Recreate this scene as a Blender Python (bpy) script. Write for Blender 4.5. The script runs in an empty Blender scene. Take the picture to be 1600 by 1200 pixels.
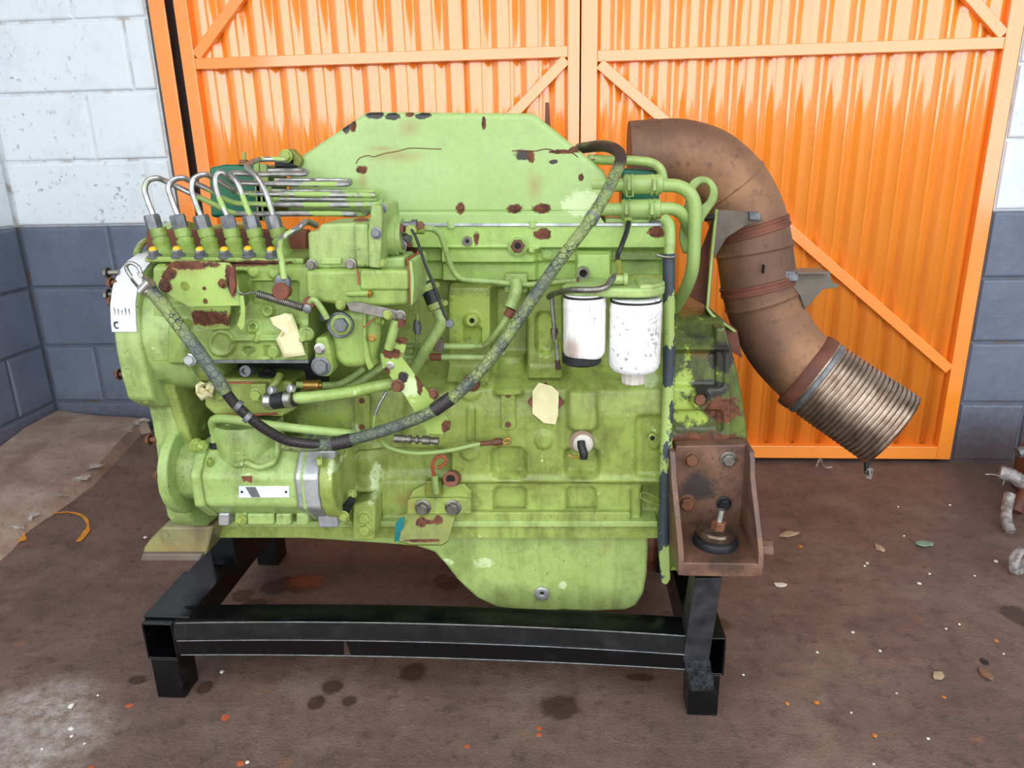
import bpy, bmesh, math, random
import numpy as np
from mathutils import Vector, Matrix
random.seed(7)
scn = bpy.context.scene
COL = scn.collection

# ------------------------------------------------------------------ camera
PITCH, YAW, ROLL, CAM_H, FPX = 0.30022, 0.076874, 0.022536, 0.973786, 1130.0
_cy, _sy, _cp, _sp = math.cos(YAW), math.sin(YAW), math.cos(PITCH), math.sin(PITCH)
_F = Vector((-_sy*_cp, _cy*_cp, -_sp)); _R = Vector((_cy, _sy, 0)); _U = _R.cross(_F)
_c, _s = math.cos(ROLL), math.sin(ROLL)
CR = _R*_c - _U*_s; CU = _R*_s + _U*_c; CF = _F; CC = Vector((0, 0, CAM_H))
cd = bpy.data.cameras.new('camera'); cam = bpy.data.objects.new('camera', cd); COL.objects.link(cam)
cd.sensor_width = 36.0; cd.lens = FPX/1600*36.0; cd.clip_start = 0.02
m = Matrix((CR, CU, -CF)).transposed().to_4x4(); m.translation = CC
cam.matrix_world = m; scn.camera = cam

# ------------------------------------------------------------------ sky, exposure
wd = bpy.data.worlds.new('overcast_sky'); scn.world = wd; wd.use_nodes = True
bg = wd.node_tree.nodes['Background']
bg.inputs[0].default_value = (0.92, 0.97, 1.0, 1); bg.inputs[1].default_value = 2.9
scn.view_settings.view_transform = 'Standard'; scn.view_settings.look = 'None'
scn.view_settings.gamma = 1; scn.view_settings.use_curve_mapping = False
scn.view_settings.exposure = 0.24

# ------------------------------------------------------------------ pixel helpers
def ray(x, y): return CF*FPX + CR*(x-800) + CU*(600-y)
def W(x, y, Y):
    d = ray(x, y); return CC + d*(Y/d.y)
def G(x, y, Z=0.0):
    d = ray(x, y); return CC + d*((Z-CAM_H)/d.z)
def ppm(x, y, Y): return FPX/((W(x, y, Y)-CC).dot(CF))
def WP(p): return W(*p) if not isinstance(p, Vector) else p
YW = 2.28                                    # back wall face
XL = -1.775                                  # left wall face

# ------------------------------------------------------------------ materials
def lin(c):
    return tuple(((v/255)/12.92 if v/255 <= .04045 else ((v/255+.055)/1.055)**2.4) for v in c)+(1,)
class N:
    def __init__(s, name):
        s.m = bpy.data.materials.new(name); s.m.use_nodes = True; s.t = s.m.node_tree
        s.b = s.t.nodes['Principled BSDF']; s._pos = None
    def new(s, ty, **k):
        n = s.t.nodes.new(ty)
        for a, v in k.items(): setattr(n, a, v)
        return n
    def put(s, sock, v):
        if hasattr(v, 'is_output'): s.t.links.new(v, sock)
        else: sock.default_value = v
    def pos(s):
        if not s._pos: s._pos = s.new('ShaderNodeNewGeometry').outputs['Position']
        return s._pos
    def mapping(s, scale, v=None):
        n = s.new('ShaderNodeVectorMath', operation='MULTIPLY'); s.put(n.inputs[0], v or s.pos()); n.inputs[1].default_value = scale
        return n.outputs[0]
    def noise(s, scale, detail=4, rough=.55, vec=None, dist=0):
        n = s.new('ShaderNodeTexNoise'); s.put(n.inputs['Vector'], vec or s.pos())
        n.inputs['Scale'].default_value = scale; n.inputs['Detail'].default_value = detail
        n.inputs['Roughness'].default_value = rough; n.inputs['Distortion'].default_value = dist
        return n.outputs[0]
    def voro(s, scale, feature='F1', vec=None):
        n = s.new('ShaderNodeTexVoronoi', feature=feature); s.put(n.inputs['Vector'], vec or s.pos()); n.inputs['Scale'].default_value = scale
        return n.outputs['Distance']
    def mr(s, v, a, b, c=0., d=1.):
        n = s.new('ShaderNodeMapRange'); s.put(n.inputs[0], v)
        for i, q in enumerate((a, b, c, d)): n.inputs[i+1].default_value = q
        return n.outputs[0]
    def math(s, op, a, b=0.):
        n = s.new('ShaderNodeMath', operation=op); s.put(n.inputs[0], a); s.put(n.inputs[1], b); return n.outputs[0]
    def mix(s, f, a, b, mode='MIX'):
        n = s.new('ShaderNodeMix', data_type='RGBA', blend_type=mode); s.put(n.inputs[0], f); s.put(n.inputs[6], a); s.put(n.inputs[7], b)
        return n.outputs[2]
    def blob(s, cx, cz, rx, rz, nz, k=.5, soft=.25, cy=None, ry=1.):
        a = s.new('ShaderNodeVectorMath', operation='SUBTRACT'); s.put(a.inputs[0], s.pos()); a.inputs[1].default_value = (cx, cy or 0, cz)
        b = s.new('ShaderNodeVectorMath', operation='MULTIPLY'); s.put(b.inputs[0], a.outputs[0])
        b.inputs[1].default_value = (1/rx, (1/ry if cy is not None else 0), (1/rz if rz else 0))
        l = s.new('ShaderNodeVectorMath', operation='LENGTH'); s.put(l.inputs[0], b.outputs[0])
        d = s.math('ADD', l.outputs['Value'], s.math('MULTIPLY', s.math('SUBTRACT', nz, .5), k*2))
        return s.mr(d, 1.0, 1-soft)
    def bump(s, h, strength=.3, dist=.002):
        n = s.new('ShaderNodeBump'); n.inputs['Strength'].default_value = strength; n.inputs['Distance'].default_value = dist
        s.put(n.inputs['Height'], h); s.put(s.b.inputs['Normal'], n.outputs[0])
    def out(s, col=None, rough=None, metal=None, spec=None, coat=None):
        if col is not None: s.put(s.b.inputs['Base Color'], col)
        if rough is not None: s.put(s.b.inputs['Roughness'], rough)
        if metal is not None: s.put(s.b.inputs['Metallic'], metal)
        if spec is not None: s.b.inputs['IOR'].default_value = spec
        if coat is not None: s.b.inputs['Coat Weight'].default_value = coat; s.b.inputs['Coat Roughness'].default_value = .12
        return s.m

RUST1, RUST2 = lin((64, 38, 30)), lin((112, 66, 44))
def paint(name, c1, c2, chip=None, chipamt=.0, rust=0., grime=0., blobs=(), rough=.32, grimecol=(84, 86, 40), Yb=1.25):
    """worn enamel: two tones, chips showing an older coat, rust spots, oily streaks, and marks with a place of their own"""
    n = N(name)
    big = n.noise(5, 4); mid = n.noise(22, 8, .72); fine = n.noise(90, 4, .6); rag = n.noise(55, 9, .78)
    col = n.mix(n.mr(big, .35, .65), lin(c1), lin(c2))
    col = n.mix(n.mr(fine, .3, .8, 0, .25), col, lin(tuple(v*.72 for v in c1)))
    if grime:
        g = n.noise(1., 6, .66, n.mapping((26, 26, 5))); g2 = n.noise(13, 10, .76); sp = n.noise(210, 3, .6)
        col = n.mix(n.math('MULTIPLY', n.mr(g2, .47, .72), min(.85, grime*1.25)), col, lin(grimecol))
        col = n.mix(n.math('MULTIPLY', n.mr(g, .5, .74), grime), col, lin(grimecol))
        col = n.mix(n.math('MULTIPLY', n.mr(sp, .66, .72), min(.9, .3+grime)), col, lin((52, 52, 34)))
    if chipamt:
        k = n.mr(mid, .70-.16*chipamt, .71-.16*chipamt)
        col = n.mix(k, col, lin(chip))
    rf = None
    if rust:
        rf = n.mr(n.noise(24, 10, .78), .72-.18*rust, .76-.18*rust)
    acc = {}
    for (bx, by, rx, ry, kind) in blobs:
        c = W(bx, by, Yb); q = ppm(bx, by, Yb)
        bl = n.blob(c.x, c.z, rx/q*1.15, ry/q*1.15, rag if kind not in ('stain', 'oil') else mid, 1.1 if kind not in ('stain', 'oil') else .8, .2 if kind not in ('stain', 'oil') else 1.)
        acc[kind] = n.math('MAXIMUM', acc[kind], bl) if kind in acc else bl
    if 'stain' in acc: col = n.mix(n.math('MULTIPLY', acc['stain'], .5), col, lin((150, 112, 62)))
    if 'oil' in acc: col = n.mix(n.math('MULTIPLY', acc['oil'], .7), col, lin((58, 62, 34)))
    for kk in ('pale', 'lime'):
        if kk in acc: acc[kk] = n.math('MULTIPLY', acc[kk], n.mr(mid, .42, .5))
    if 'pale' in acc: col = n.mix(acc['pale'], col, lin((190, 206, 156)))
    if 'lime' in acc: col = n.mix(acc['lime'], col, lin((158, 178, 82)))
    if 'dark' in acc: col = n.mix(acc['dark'], col, lin((44, 42, 38)))
    if 'rust' in acc: rf = n.math('MAXIMUM', rf, acc['rust']) if rf is not None else acc['rust']
    rg = rough
    if rf is not None:
        col = n.mix(rf, col, n.mix(n.mr(fine, .35, .65), RUST1, RUST2)); rg = n.mr(rf, 0, 1, rough, .85)
    n.bump(n.math('ADD', fine, n.math('MULTIPLY', mid, .6)), .22, .0016)
    return n.out(col, rg, 0., 1.45)

def metal(name, c1, c2=None, rough=.35, metallic=.9, scale=60, rust=0.):
    n = N(name); f = n.noise(scale, 5, .6)
    col = n.mix(n.mr(f, .35, .7), lin(c1), lin(c2 or tuple(v*.6 for v in c1)))
    rg = n.mr(f, .3, .7, rough*.8, rough*1.3)
    if rust:
        r = n.mr(n.noise(30, 6, .65), .7-.25*rust, .76-.25*rust); col = n.mix(r, col, RUST2)
    n.bump(f, .15, .001)
    return n.out(col, rg, metallic)
def plain(name, c1, c2=None, rough=.5, scale=30, bump=.15, ior=1.45, coat=None):
    n = N(name); f = n.noise(scale, 5, .6)
    n.bump(f, bump, .002)
    return n.out(n.mix(n.mr(f, .3, .7), lin(c1), lin(c2 or tuple(v*.82 for v in c1))), rough, 0., ior, coat)
def rusty(name, a, b, c, rough=.75, scale=18, ior=1.45):
    n = N(name); f = n.noise(scale, 7, .66); g = n.noise(7, 4); h = n.noise(140, 3)
    col = n.mix(n.mr(f, .35, .65), lin(a), lin(b)); col = n.mix(n.mr(g, .5, .7), col, lin(c))
    n.bump(n.math('ADD', f, h), .35, .0015)
    return n.out(col, n.mr(f, .3, .7, rough*.75, rough), 0., ior)

GU = (162, 186, 114); GU2 = (144, 170, 96)          # pale green enamel
GB = (156, 172, 92); GB2 = (136, 152, 70)            # yellower green of block and pan
PALE = (184, 200, 146)
M = {}
M['green'] = paint('green_enamel', GU, GU2, PALE, .25, .12, .6)
M['green_clean'] = paint('green_enamel_clean', GU, GU2, PALE, .0, .0, .12)
M['green_rusty'] = paint('green_enamel_rusting', GU, (150, 178, 92), PALE, .4, .75, .4)
M['block'] = paint('block_enamel', GB, GB2, (190, 208, 132), .3, .05, .7,
    [(738, 495, 34, 40, 'lime'), (850, 520, 12, 36, 'lime'), (505, 660, 26, 30, 'pale'), (565, 660, 8, 16, 'pale'), (596, 735, 8, 22, 'pale'),
     (640, 770, 30, 14, 'stain'), (1015, 590, 12, 10, 'pale'), (520, 640, 40, 24, 'lime')])
M['pan'] = paint('pan_enamel', (164, 186, 114), (154, 176, 98), PALE, .1, .0, .5, [(757, 874, 15, 8, 'pale'), (880, 908, 6, 6, 'pale'), (945, 850, 7, 14, 'stain'), (700, 873, 10, 6, 'pale')])
M['cover'] = paint('cover_enamel', (164, 190, 124), (154, 182, 110), PALE, .0, .0, .1,
    [(585, 180, 14, 5, 'dark'), (615, 182, 12, 5, 'dark'), (660, 181, 14, 5, 'dark'), (640, 179, 8, 4, 'rust'), (540, 200, 6, 8, 'dark'), (552, 197, 5, 8, 'rust'),
     (565, 265, 9, 6, 'rust'), (620, 244, 44, 10, 'stain'), (568, 282, 8, 16, 'stain'), (818, 242, 12, 7, 'dark'), (830, 246, 6, 8, 'rust'), (880, 237, 22, 3, 'rust'),
     (835, 290, 14, 30, 'stain'), (900, 232, 10, 4, 'rust'), (848, 325, 15, 7, 'rust'), (804, 326, 12, 6, 'rust'), (720, 326, 6, 9, 'rust'), (908, 277, 4, 5, 'rust'),
     (756, 193, 3, 9, 'rust'), (915, 316, 26, 18, 'pale'), (900, 322, 20, 12, 'pale'), (865, 253, 6, 3, 'dark'), (640, 200, 20, 16, 'stain'), (595, 232, 22, 5, 'stain')], .34, Yb=1.262)
M['head'] = paint('head_enamel', GU, (158, 190, 98), PALE, .1, .05, .3,
    [(848, 366, 12, 9, 'rust'), (744, 372, 5, 10, 'rust'), (1025, 362, 14, 8, 'rust'), (720, 340, 5, 8, 'rust'), (1000, 412, 40, 30, 'oil'), (640, 395, 10, 18, 'rust')])
M['pump'] = paint('pump_enamel', (150, 176, 96), (138, 164, 80), PALE, .2, .0, .6, [(330, 414, 70, 5, 'rust'), (400, 412, 50, 4, 'rust')], Yb=1.06)
M['rustplate'] = paint('bracket_flaking', (170, 196, 112), (160, 186, 98), PALE, .3, .35, .2,
    [(300, 414, 40, 7, 'rust'), (262, 425, 14, 12, 'rust'), (258, 446, 12, 10, 'rust'), (362, 440, 7, 28, 'rust'), (322, 500, 44, 14, 'rust'), (300, 418, 30, 14, 'stain'), (320, 450, 3, 3, 'rust'), (322, 470, 4, 4, 'rust')], Yb=1.03)
M['lever'] = paint('lever_flaking', (164, 186, 104), (150, 176, 88), (196, 212, 164), .2, .3, .2,
    [(628, 532, 12, 8, 'rust'), (612, 552, 14, 9, 'rust'), (604, 580, 6, 8, 'rust'), (655, 592, 6, 24, 'rust'), (640, 600, 16, 20, 'pale'), (700, 668, 8, 12, 'rust'), (630, 590, 8, 8, 'dark')], Yb=1.08)
M['olive'] = paint('oily_tab', (130, 138, 56), (104, 110, 42), PALE, .0, .0, .6, [(652, 831, 9, 6, 'rust'), (664, 831, 14, 3, 'rust'), (678, 829, 8, 6, 'rust'), (660, 851, 30, 2, 'rust')], Yb=1.15)
M['flywheel'] = paint('flywheel_housing_paint', (104, 120, 54), (66, 70, 44), (146, 168, 66), .55, .45, .9, [(1070, 620, 18, 40, 'lime'), (1080, 655, 26, 14, 'lime'), (1105, 555, 40, 10, 'stain'), (1110, 610, 26, 14, 'dark'), (1130, 640, 30, 20, 'rust'), (1130, 560, 20, 24, 'dark'), (1105, 690, 70, 14, 'rust')], grimecol=(34, 34, 26), Yb=1.24)
M['orange'] = None
M['steel'] = metal('dull_steel', (150, 146, 138), (96, 92, 86), .42, .85)
M['bright'] = metal('bright_steel', (206, 204, 200), (158, 156, 152), .28, .95)
M['zinc'] = metal('zinc_grey', (128, 130, 132), (92, 94, 98), .5, .6)
M['alu'] = metal('cast_aluminium', (205, 207, 208), (150, 152, 156), .42, .75, 30)
n = N('fuel_line_steel'); f = n.noise(16, 4, .6); g = n.noise(70, 4)
cc = n.mix(n.mr(g, .35, .7), lin((176, 172, 170)), lin((132, 132, 134))); gp = n.mr(f, .53, .56); cc = n.mix(gp, cc, lin((150, 176, 96)))
M['line'] = n.out(cc, n.mr(gp, 0, 1, .3, .4), n.mr(gp, 0, 1, .75, 0))
M['washer'] = metal('dark_washer', (120, 104, 90), (70, 58, 50), .3, .8)
M['brass'] = metal('brass', (186, 150, 80), (150, 112, 60), .4, .8)
M['boltg'] = paint('painted_bolt', GB, (140, 160, 70), PALE, .3, .2, .5)
M['rust'] = rusty('brown_rust', (96, 52, 40), (122, 72, 52), (70, 38, 30))
M['rustbolt'] = rusty('rusty_bolt', (88, 52, 38), (124, 78, 52), (60, 40, 32), .6)
n = N('mount_bracket_rust'); f = n.noise(20, 9, .72); g = n.noise(7, 5, .6); h = n.noise(130, 4, .65)
cc = n.mix(n.mr(f, .38, .62), lin((82, 58, 50)), lin((118, 84, 66))); cc = n.mix(n.mr(g, .48, .6), cc, lin((98, 66, 46))); cc = n.mix(n.mr(h, .58, .68, 0, .7), cc, lin((52, 40, 36)))
q = W(1092, 762, 1.205); cc = n.mix(n.math('MULTIPLY', n.blob(q.x, q.z, .045, .035, f, .9, .5), .85), cc, lin((36, 34, 36)))
q = W(1120, 862, 1.12); cc = n.mix(n.math('MULTIPLY', n.blob(q.x, q.z, .058, .018, f, .7, .6), .6), cc, lin((44, 32, 24)))
n.bump(n.math('ADD', f, h), .4, .0015); M['bracketrust'] = n.out(cc, n.mr(f, .3, .7, .4, .65))
n = N('exhaust_rust'); f1 = n.noise(7, 6, .62); f2 = n.noise(60, 5, .65); f3 = n.noise(3.2, 3)
cc = n.mix(n.mr(f1, .35, .68), lin((120, 86, 64)), lin((164, 120, 84))); cc = n.mix(n.mr(f3, .48, .62, 0, .7), cc, lin((92, 66, 56))); cc = n.mix(n.mr(f2, .55, .72, 0, .6), cc, lin((62, 44, 40))); cc = n.mix(n.mr(n.noise(16, 8, .74), .55, .68, 0, .55), cc, lin((84, 58, 48)))
cz = W(1185, 590, 1.45); cc = n.mix(n.math('MULTIPLY', n.blob(cz.x, cz.z, .07, .06, f1, .5, .9), .75), cc, lin((58, 50, 46)))
n.bump(f2, .25, .001); M['exhaust'] = n.out(cc, .62, .25)
n = N('bellows_steel'); f = n.noise(40, 5, .6); g = n.noise(9, 4)
cc = n.mix(n.mr(f, .35, .7), lin((168, 150, 132)), lin((120, 98, 84))); cc = n.mix(n.mr(g, .5, .7, 0, .6), cc, lin((92, 66, 54)))
n.bump(f, .2, .001); M['bellows'] = n.out(cc, .38, .8)
M['darksteel'] = rusty('dark_bracket_steel', (92, 84, 76), (118, 108, 94), (66, 58, 52), .55, 14)
n = N('stand_black'); f = n.noise(24, 5, .6); g = n.noise(150, 3)
cc = n.mix(n.mr(f, .55, .75), lin((7, 8, 10)), lin((20, 20, 23))); n.bump(f, .1, .002); M['black'] = n.out(cc, n.mr(f, .3, .7, .14, .3), 0., 1.45)
M['bareblack'] = plain('scuffed_black_paint', (20, 20, 23), (52, 52, 56), .4, 40)
n = N('weld_bead'); f = n.noise(90, 6, .7); n.bump(f, 1., .008); M['weld'] = n.out(n.mix(n.mr(f, .4, .6), lin((20, 22, 26)), lin((60, 64, 72))), .18, .4)
M['rubber'] = plain('black_rubber', (22, 23, 26), (34, 35, 38), .5, 60)
M['wire'] = plain('black_wire', (24, 26, 24), (34, 36, 34), .45)
M['tan'] = plain('tan_cup', (150, 128, 108), (120, 100, 84), .4)
M['white'] = None
n = N('filter_white'); f = n.noise(14, 6, .65); g = n.noise(120, 4); st = n.noise(1., 4, .6, n.mapping((40, 40, 6)))
cc = n.mix(n.mr(f, .58, .75, 0, .7), lin((236, 236, 236)), lin((196, 190, 182))); cc = n.mix(n.mr(g, .63, .68, 0, .85), cc, lin((120, 110, 102)))
q = W(893, 548, 1.09); cc = n.mix(n.math('MULTIPLY', n.blob(q.x, q.z, .02, .026, st, .9, .8), .7), cc, lin((150, 112, 88)))
q = W(1022, 525, 1.09); cc = n.mix(n.math('MULTIPLY', n.math('MULTIPLY', n.blob(q.x, q.z, .016, .05, f, .6, .8), n.mr(g, .48, .56)), .8), cc, lin((110, 104, 98)))
cc = n.mix(n.math('MULTIPLY', n.mr(st, .52, .7), .35), cc, lin((160, 132, 112)))
M['white'] = n.out(cc, .3, 0., 1.45)
M['plastic'] = plain('off_white_plastic', (214, 208, 200), (190, 182, 172), .4)
M['paper'] = plain('cream_masking_paper', (226, 220, 176), (206, 198, 150), .8, 40, .3)
M['labelw'] = plain('white_label', (222, 224, 226), (196, 198, 200), .4, 20, .05)
M['ink'] = plain('dark_print', (60, 66, 76), None, .5)
M['darkgreen'] = plain('dark_green_paint', (10, 104, 74), (6, 88, 62), .3, 14, .1)
M['teal'] = plain('teal_tape', (26, 130, 128), (14, 104, 110), .5)
M['yellow'] = plain('yellow_seal_paint', (232, 190, 30), (210, 160, 20), .45)
M['redseal'] = plain('red_sealant', (158, 84, 56), (132, 66, 44), .6)
M['dark'] = plain('dark_cavity', (14, 15, 12), (20, 20, 16), .8)  # near-black that paints the shade of the pump gap and bores
n = N('cracked_hose'); ed = n.voro(105, 'DISTANCE_TO_EDGE', n.mapping((1, 1, 1))); f = n.noise(16, 5, .6); g = n.noise(60, 4)
cc = n.mix(n.mr(f, .36, .5), lin((70, 76, 80)), lin((128, 142, 84))); cc = n.mix(n.mr(g, .45, .62, 0, .6), cc, lin((104, 114, 78)))
cc = n.mix(n.math('MULTIPLY', n.mr(ed, .05, .02), n.mr(n.noise(30, 3), .42, .55)), cc, lin((30, 32, 28))); q = W(590, 680, 1.06); cc = n.mix(n.math('MULTIPLY', n.blob(q.x, q.z, .14, .05, f, .5, .5), .8), cc, n.mix(n.mr(g, .45, .55), lin((58, 64, 72)), lin((84, 90, 84))))
q = W(320, 565, .97); cc = n.mix(n.math('MULTIPLY', n.blob(q.x, q.z, .05, .07, f, .5, .5), .8), cc, n.mix(n.mr(g, .45, .55), lin((62, 70, 80)), lin((92, 98, 98))))
q = W(955, 240, 1.27); cc = n.mix(n.blob(q.x, q.z, .07, .03, f, .5, .4), cc, lin((52, 40, 36)))
n.bump(n.mr(ed, 0, .12), .5, .002); M['hose'] = n.out(cc, .55)
n = N('black_braid'); ck = n.new('ShaderNodeTexChecker'); n.put(ck.inputs[0], n.pos()); ck.inputs['Scale'].default_value = 300
n.bump(ck.outputs[1], .5, .001); M['braid'] = n.out(n.mix(ck.outputs[1], lin((26, 22, 26)), lin((52, 44, 44))), .5)
n = N('flaking_pipe_wrap'); f = n.noise(20, 7, .68, n.mapping((1.3, 1.3, .7))); g = n.noise(80, 3)
cc = n.mix(n.mr(f, .515, .53), lin((52, 60, 68)), lin((152, 172, 96))); cc = n.mix(n.mr(g, .6, .75, 0, .5), cc, lin((40, 44, 40)))
n.bump(n.math('ADD', n.mr(f, .5, .52), g), .3, .001); M['wrap'] = n.out(cc, .5)
n = N('clear_plastic_wrap'); f = n.noise(60, 4, .6); n.bump(f, .8, .004)
M['film'] = n.out(n.mix(n.mr(f, .4, .6), lin((206, 200, 200)), lin((150, 138, 134))), .15, 0., 1.5); n.b.inputs['Transmission Weight'].default_value = .55

# room materials
def wallmat(name, two=True, base=None):
    n = N(name); f = n.noise(9, 6, .62); g = n.noise(45, 5, .65); h = n.noise(2.5, 4)
    wh = n.mix(n.mr(f, .5, .75, 0, .55), lin((226, 233, 238)), lin((198, 208, 216)))
    ed = n.voro(2.6, 'DISTANCE_TO_EDGE', n.mapping((1, 1, 1.3)))
    wear = n.math('MULTIPLY', n.mr(g, .60, .68), n.mr(h, .42, .62))
    wh = n.mix(n.math('MULTIPLY', wear, .75), wh, lin((118, 116, 122)))
    bl = n.mix(n.mr(f, .3, .7), lin((110, 119, 138)), lin((94, 103, 122)))
    bl = n.mix(n.mr(g, .62, .7, 0, .5), bl, lin((120, 126, 138)))
    z = n.new('ShaderNodeSeparateXYZ'); n.put(z.inputs[0], n.pos()); zz = z.outputs[2]
    lowd = n.mr(n.math('ADD', zz, n.math('MULTIPLY', g, .22)), .36, .17)
    bl = n.mix(n.math('MULTIPLY', lowd, .8), bl, lin((78, 60, 54)))
    k = n.mr(n.math('ADD', zz, n.math('MULTIPLY', n.math('SUBTRACT', g, .5), .02)), .797, .801)
    n.bump(n.math('ADD', g, n.math('MULTIPLY', f, 1.5)), .5, .004)
    return n.out(n.mix(k, bl, wh), n.mr(k, 0, 1, .42, .55), 0.)
M['wall'] = wallmat('painted_block')
n = N('mortar_painted'); f = n.noise(18, 6, .65); z = n.new('ShaderNodeSeparateXYZ'); n.put(z.inputs[0], n.pos()); k = n.mr(z.outputs[2], .797, .803)
c1 = n.mix(n.mr(f, .5, .65), lin((92, 100, 116)), lin((104, 88, 78))); c2 = n.mix(n.mr(f, .5, .68, 0, .8), lin((218, 224, 228)), lin((168, 152, 142)))
n.bump(f, .5, .005); M['mortar'] = n.out(n.mix(k, c1, c2), .6)
n = N('orange_gloss'); f = n.noise(70, 4, .6); g = n.noise(3, 3)
n.bump(n.math('ADD', f, g), .02, .001)
M['orange'] = n.out(n.mix(n.mr(g, .3, .7), lin((255, 152, 54)), lin((254, 145, 48))), .13, 0., 2.05)
M['brownjamb'] = plain('dark_jamb', (46, 28, 24), (36, 22, 20), .6)
M['ceil'] = plain('added_roof_grey', (150, 150, 148), None, .7)

def floormat():
    n = N('stained_concrete'); a = n.noise(1.1, 5, .6); b = n.noise(6, 7, .66); c = n.noise(38, 6, .7); d = n.noise(170, 4, .6)
    st = n.noise(1., 5, .62, n.mapping((3, 14, 3)))
    col = n.mix(n.mr(b, .35, .66), lin((98, 80, 73)), lin((120, 98, 87)))
    col = n.mix(n.mr(st, .45, .68, 0, .6), col, lin((86, 68, 63)))
    col = n.mix(n.mr(a, .45, .62, 0, .5), col, lin((108, 84, 73)))
    col = n.mix(n.mr(c, .54, .66, 0, .75), col, lin((70, 55, 51)))
    col = n.mix(n.mr(n.noise(15, 9, .74), .5, .66, 0, .6), col, lin((74, 58, 54)))
    col = n.mix(n.mr(n.noise(3.2, 6, .7), .52, .64, 0, .45), col, lin((136, 118, 106)))
    col = n.mix(n.mr(n.noise(9, 6, .7), .62, .70, 0, .45), col, lin((150, 100, 66)))
    col = n.mix(n.mr(d, .66, .74, 0, .6), col, lin((160, 146, 134)))
    # pale bare patches at the front left corner
    q = G(20, 1150); pale = n.blob(q.x, 0, .20, 0, b, .55, .4, q.y, .17)
    col = n.mix(pale, col, n.mix(n.mr(c, .4, .6), lin((166, 158, 152)), lin((128, 112, 104))))
    oil = None; rg_ = n.noise(26, 8, .7)
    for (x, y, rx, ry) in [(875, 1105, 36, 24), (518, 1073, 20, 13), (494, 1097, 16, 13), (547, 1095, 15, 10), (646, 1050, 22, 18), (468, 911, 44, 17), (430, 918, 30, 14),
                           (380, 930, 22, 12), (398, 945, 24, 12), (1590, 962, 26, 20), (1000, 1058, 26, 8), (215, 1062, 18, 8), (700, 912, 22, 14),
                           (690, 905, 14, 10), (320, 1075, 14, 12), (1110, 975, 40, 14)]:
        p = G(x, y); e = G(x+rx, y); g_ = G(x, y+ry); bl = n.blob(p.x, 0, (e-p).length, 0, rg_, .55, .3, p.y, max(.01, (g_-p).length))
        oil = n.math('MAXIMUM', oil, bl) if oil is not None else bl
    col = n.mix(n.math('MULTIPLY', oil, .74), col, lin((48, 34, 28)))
    red = G(478, 908); col = n.mix(n.math('MULTIPLY', n.blob(red.x, 0, .055, 0, b, .3, .3, red.y, .03), .75), col, lin((124, 66, 44)))
    rg = n.mr(oil, 0, 1, .55, .2)
    n.bump(n.math('ADD', n.math('ADD', c, d), b), .55, .005)
    return n.out(col, rg, 0., 1.42)
M['floor'] = floormat()
n = N('broken_slab_concrete'); b = n.noise(7, 7, .68); c = n.noise(40, 5, .7)
cc = n.mix(n.mr(b, .38, .62), lin((170, 150, 136)), lin((138, 114, 100))); cc = n.mix(n.mr(c, .58, .7, 0, .7), cc, lin((88, 70, 64)))
n.bump(n.math('ADD', b, c), .6, .008); M['slab'] = n.out(cc, .7)
M['slabedge'] = plain('broken_edge', (196, 190, 184), (140, 120, 108), .8, 50, .6)
M['orangechalk'] = plain('orange_floor_paint', (222, 150, 44), (190, 118, 40), .7)

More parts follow.
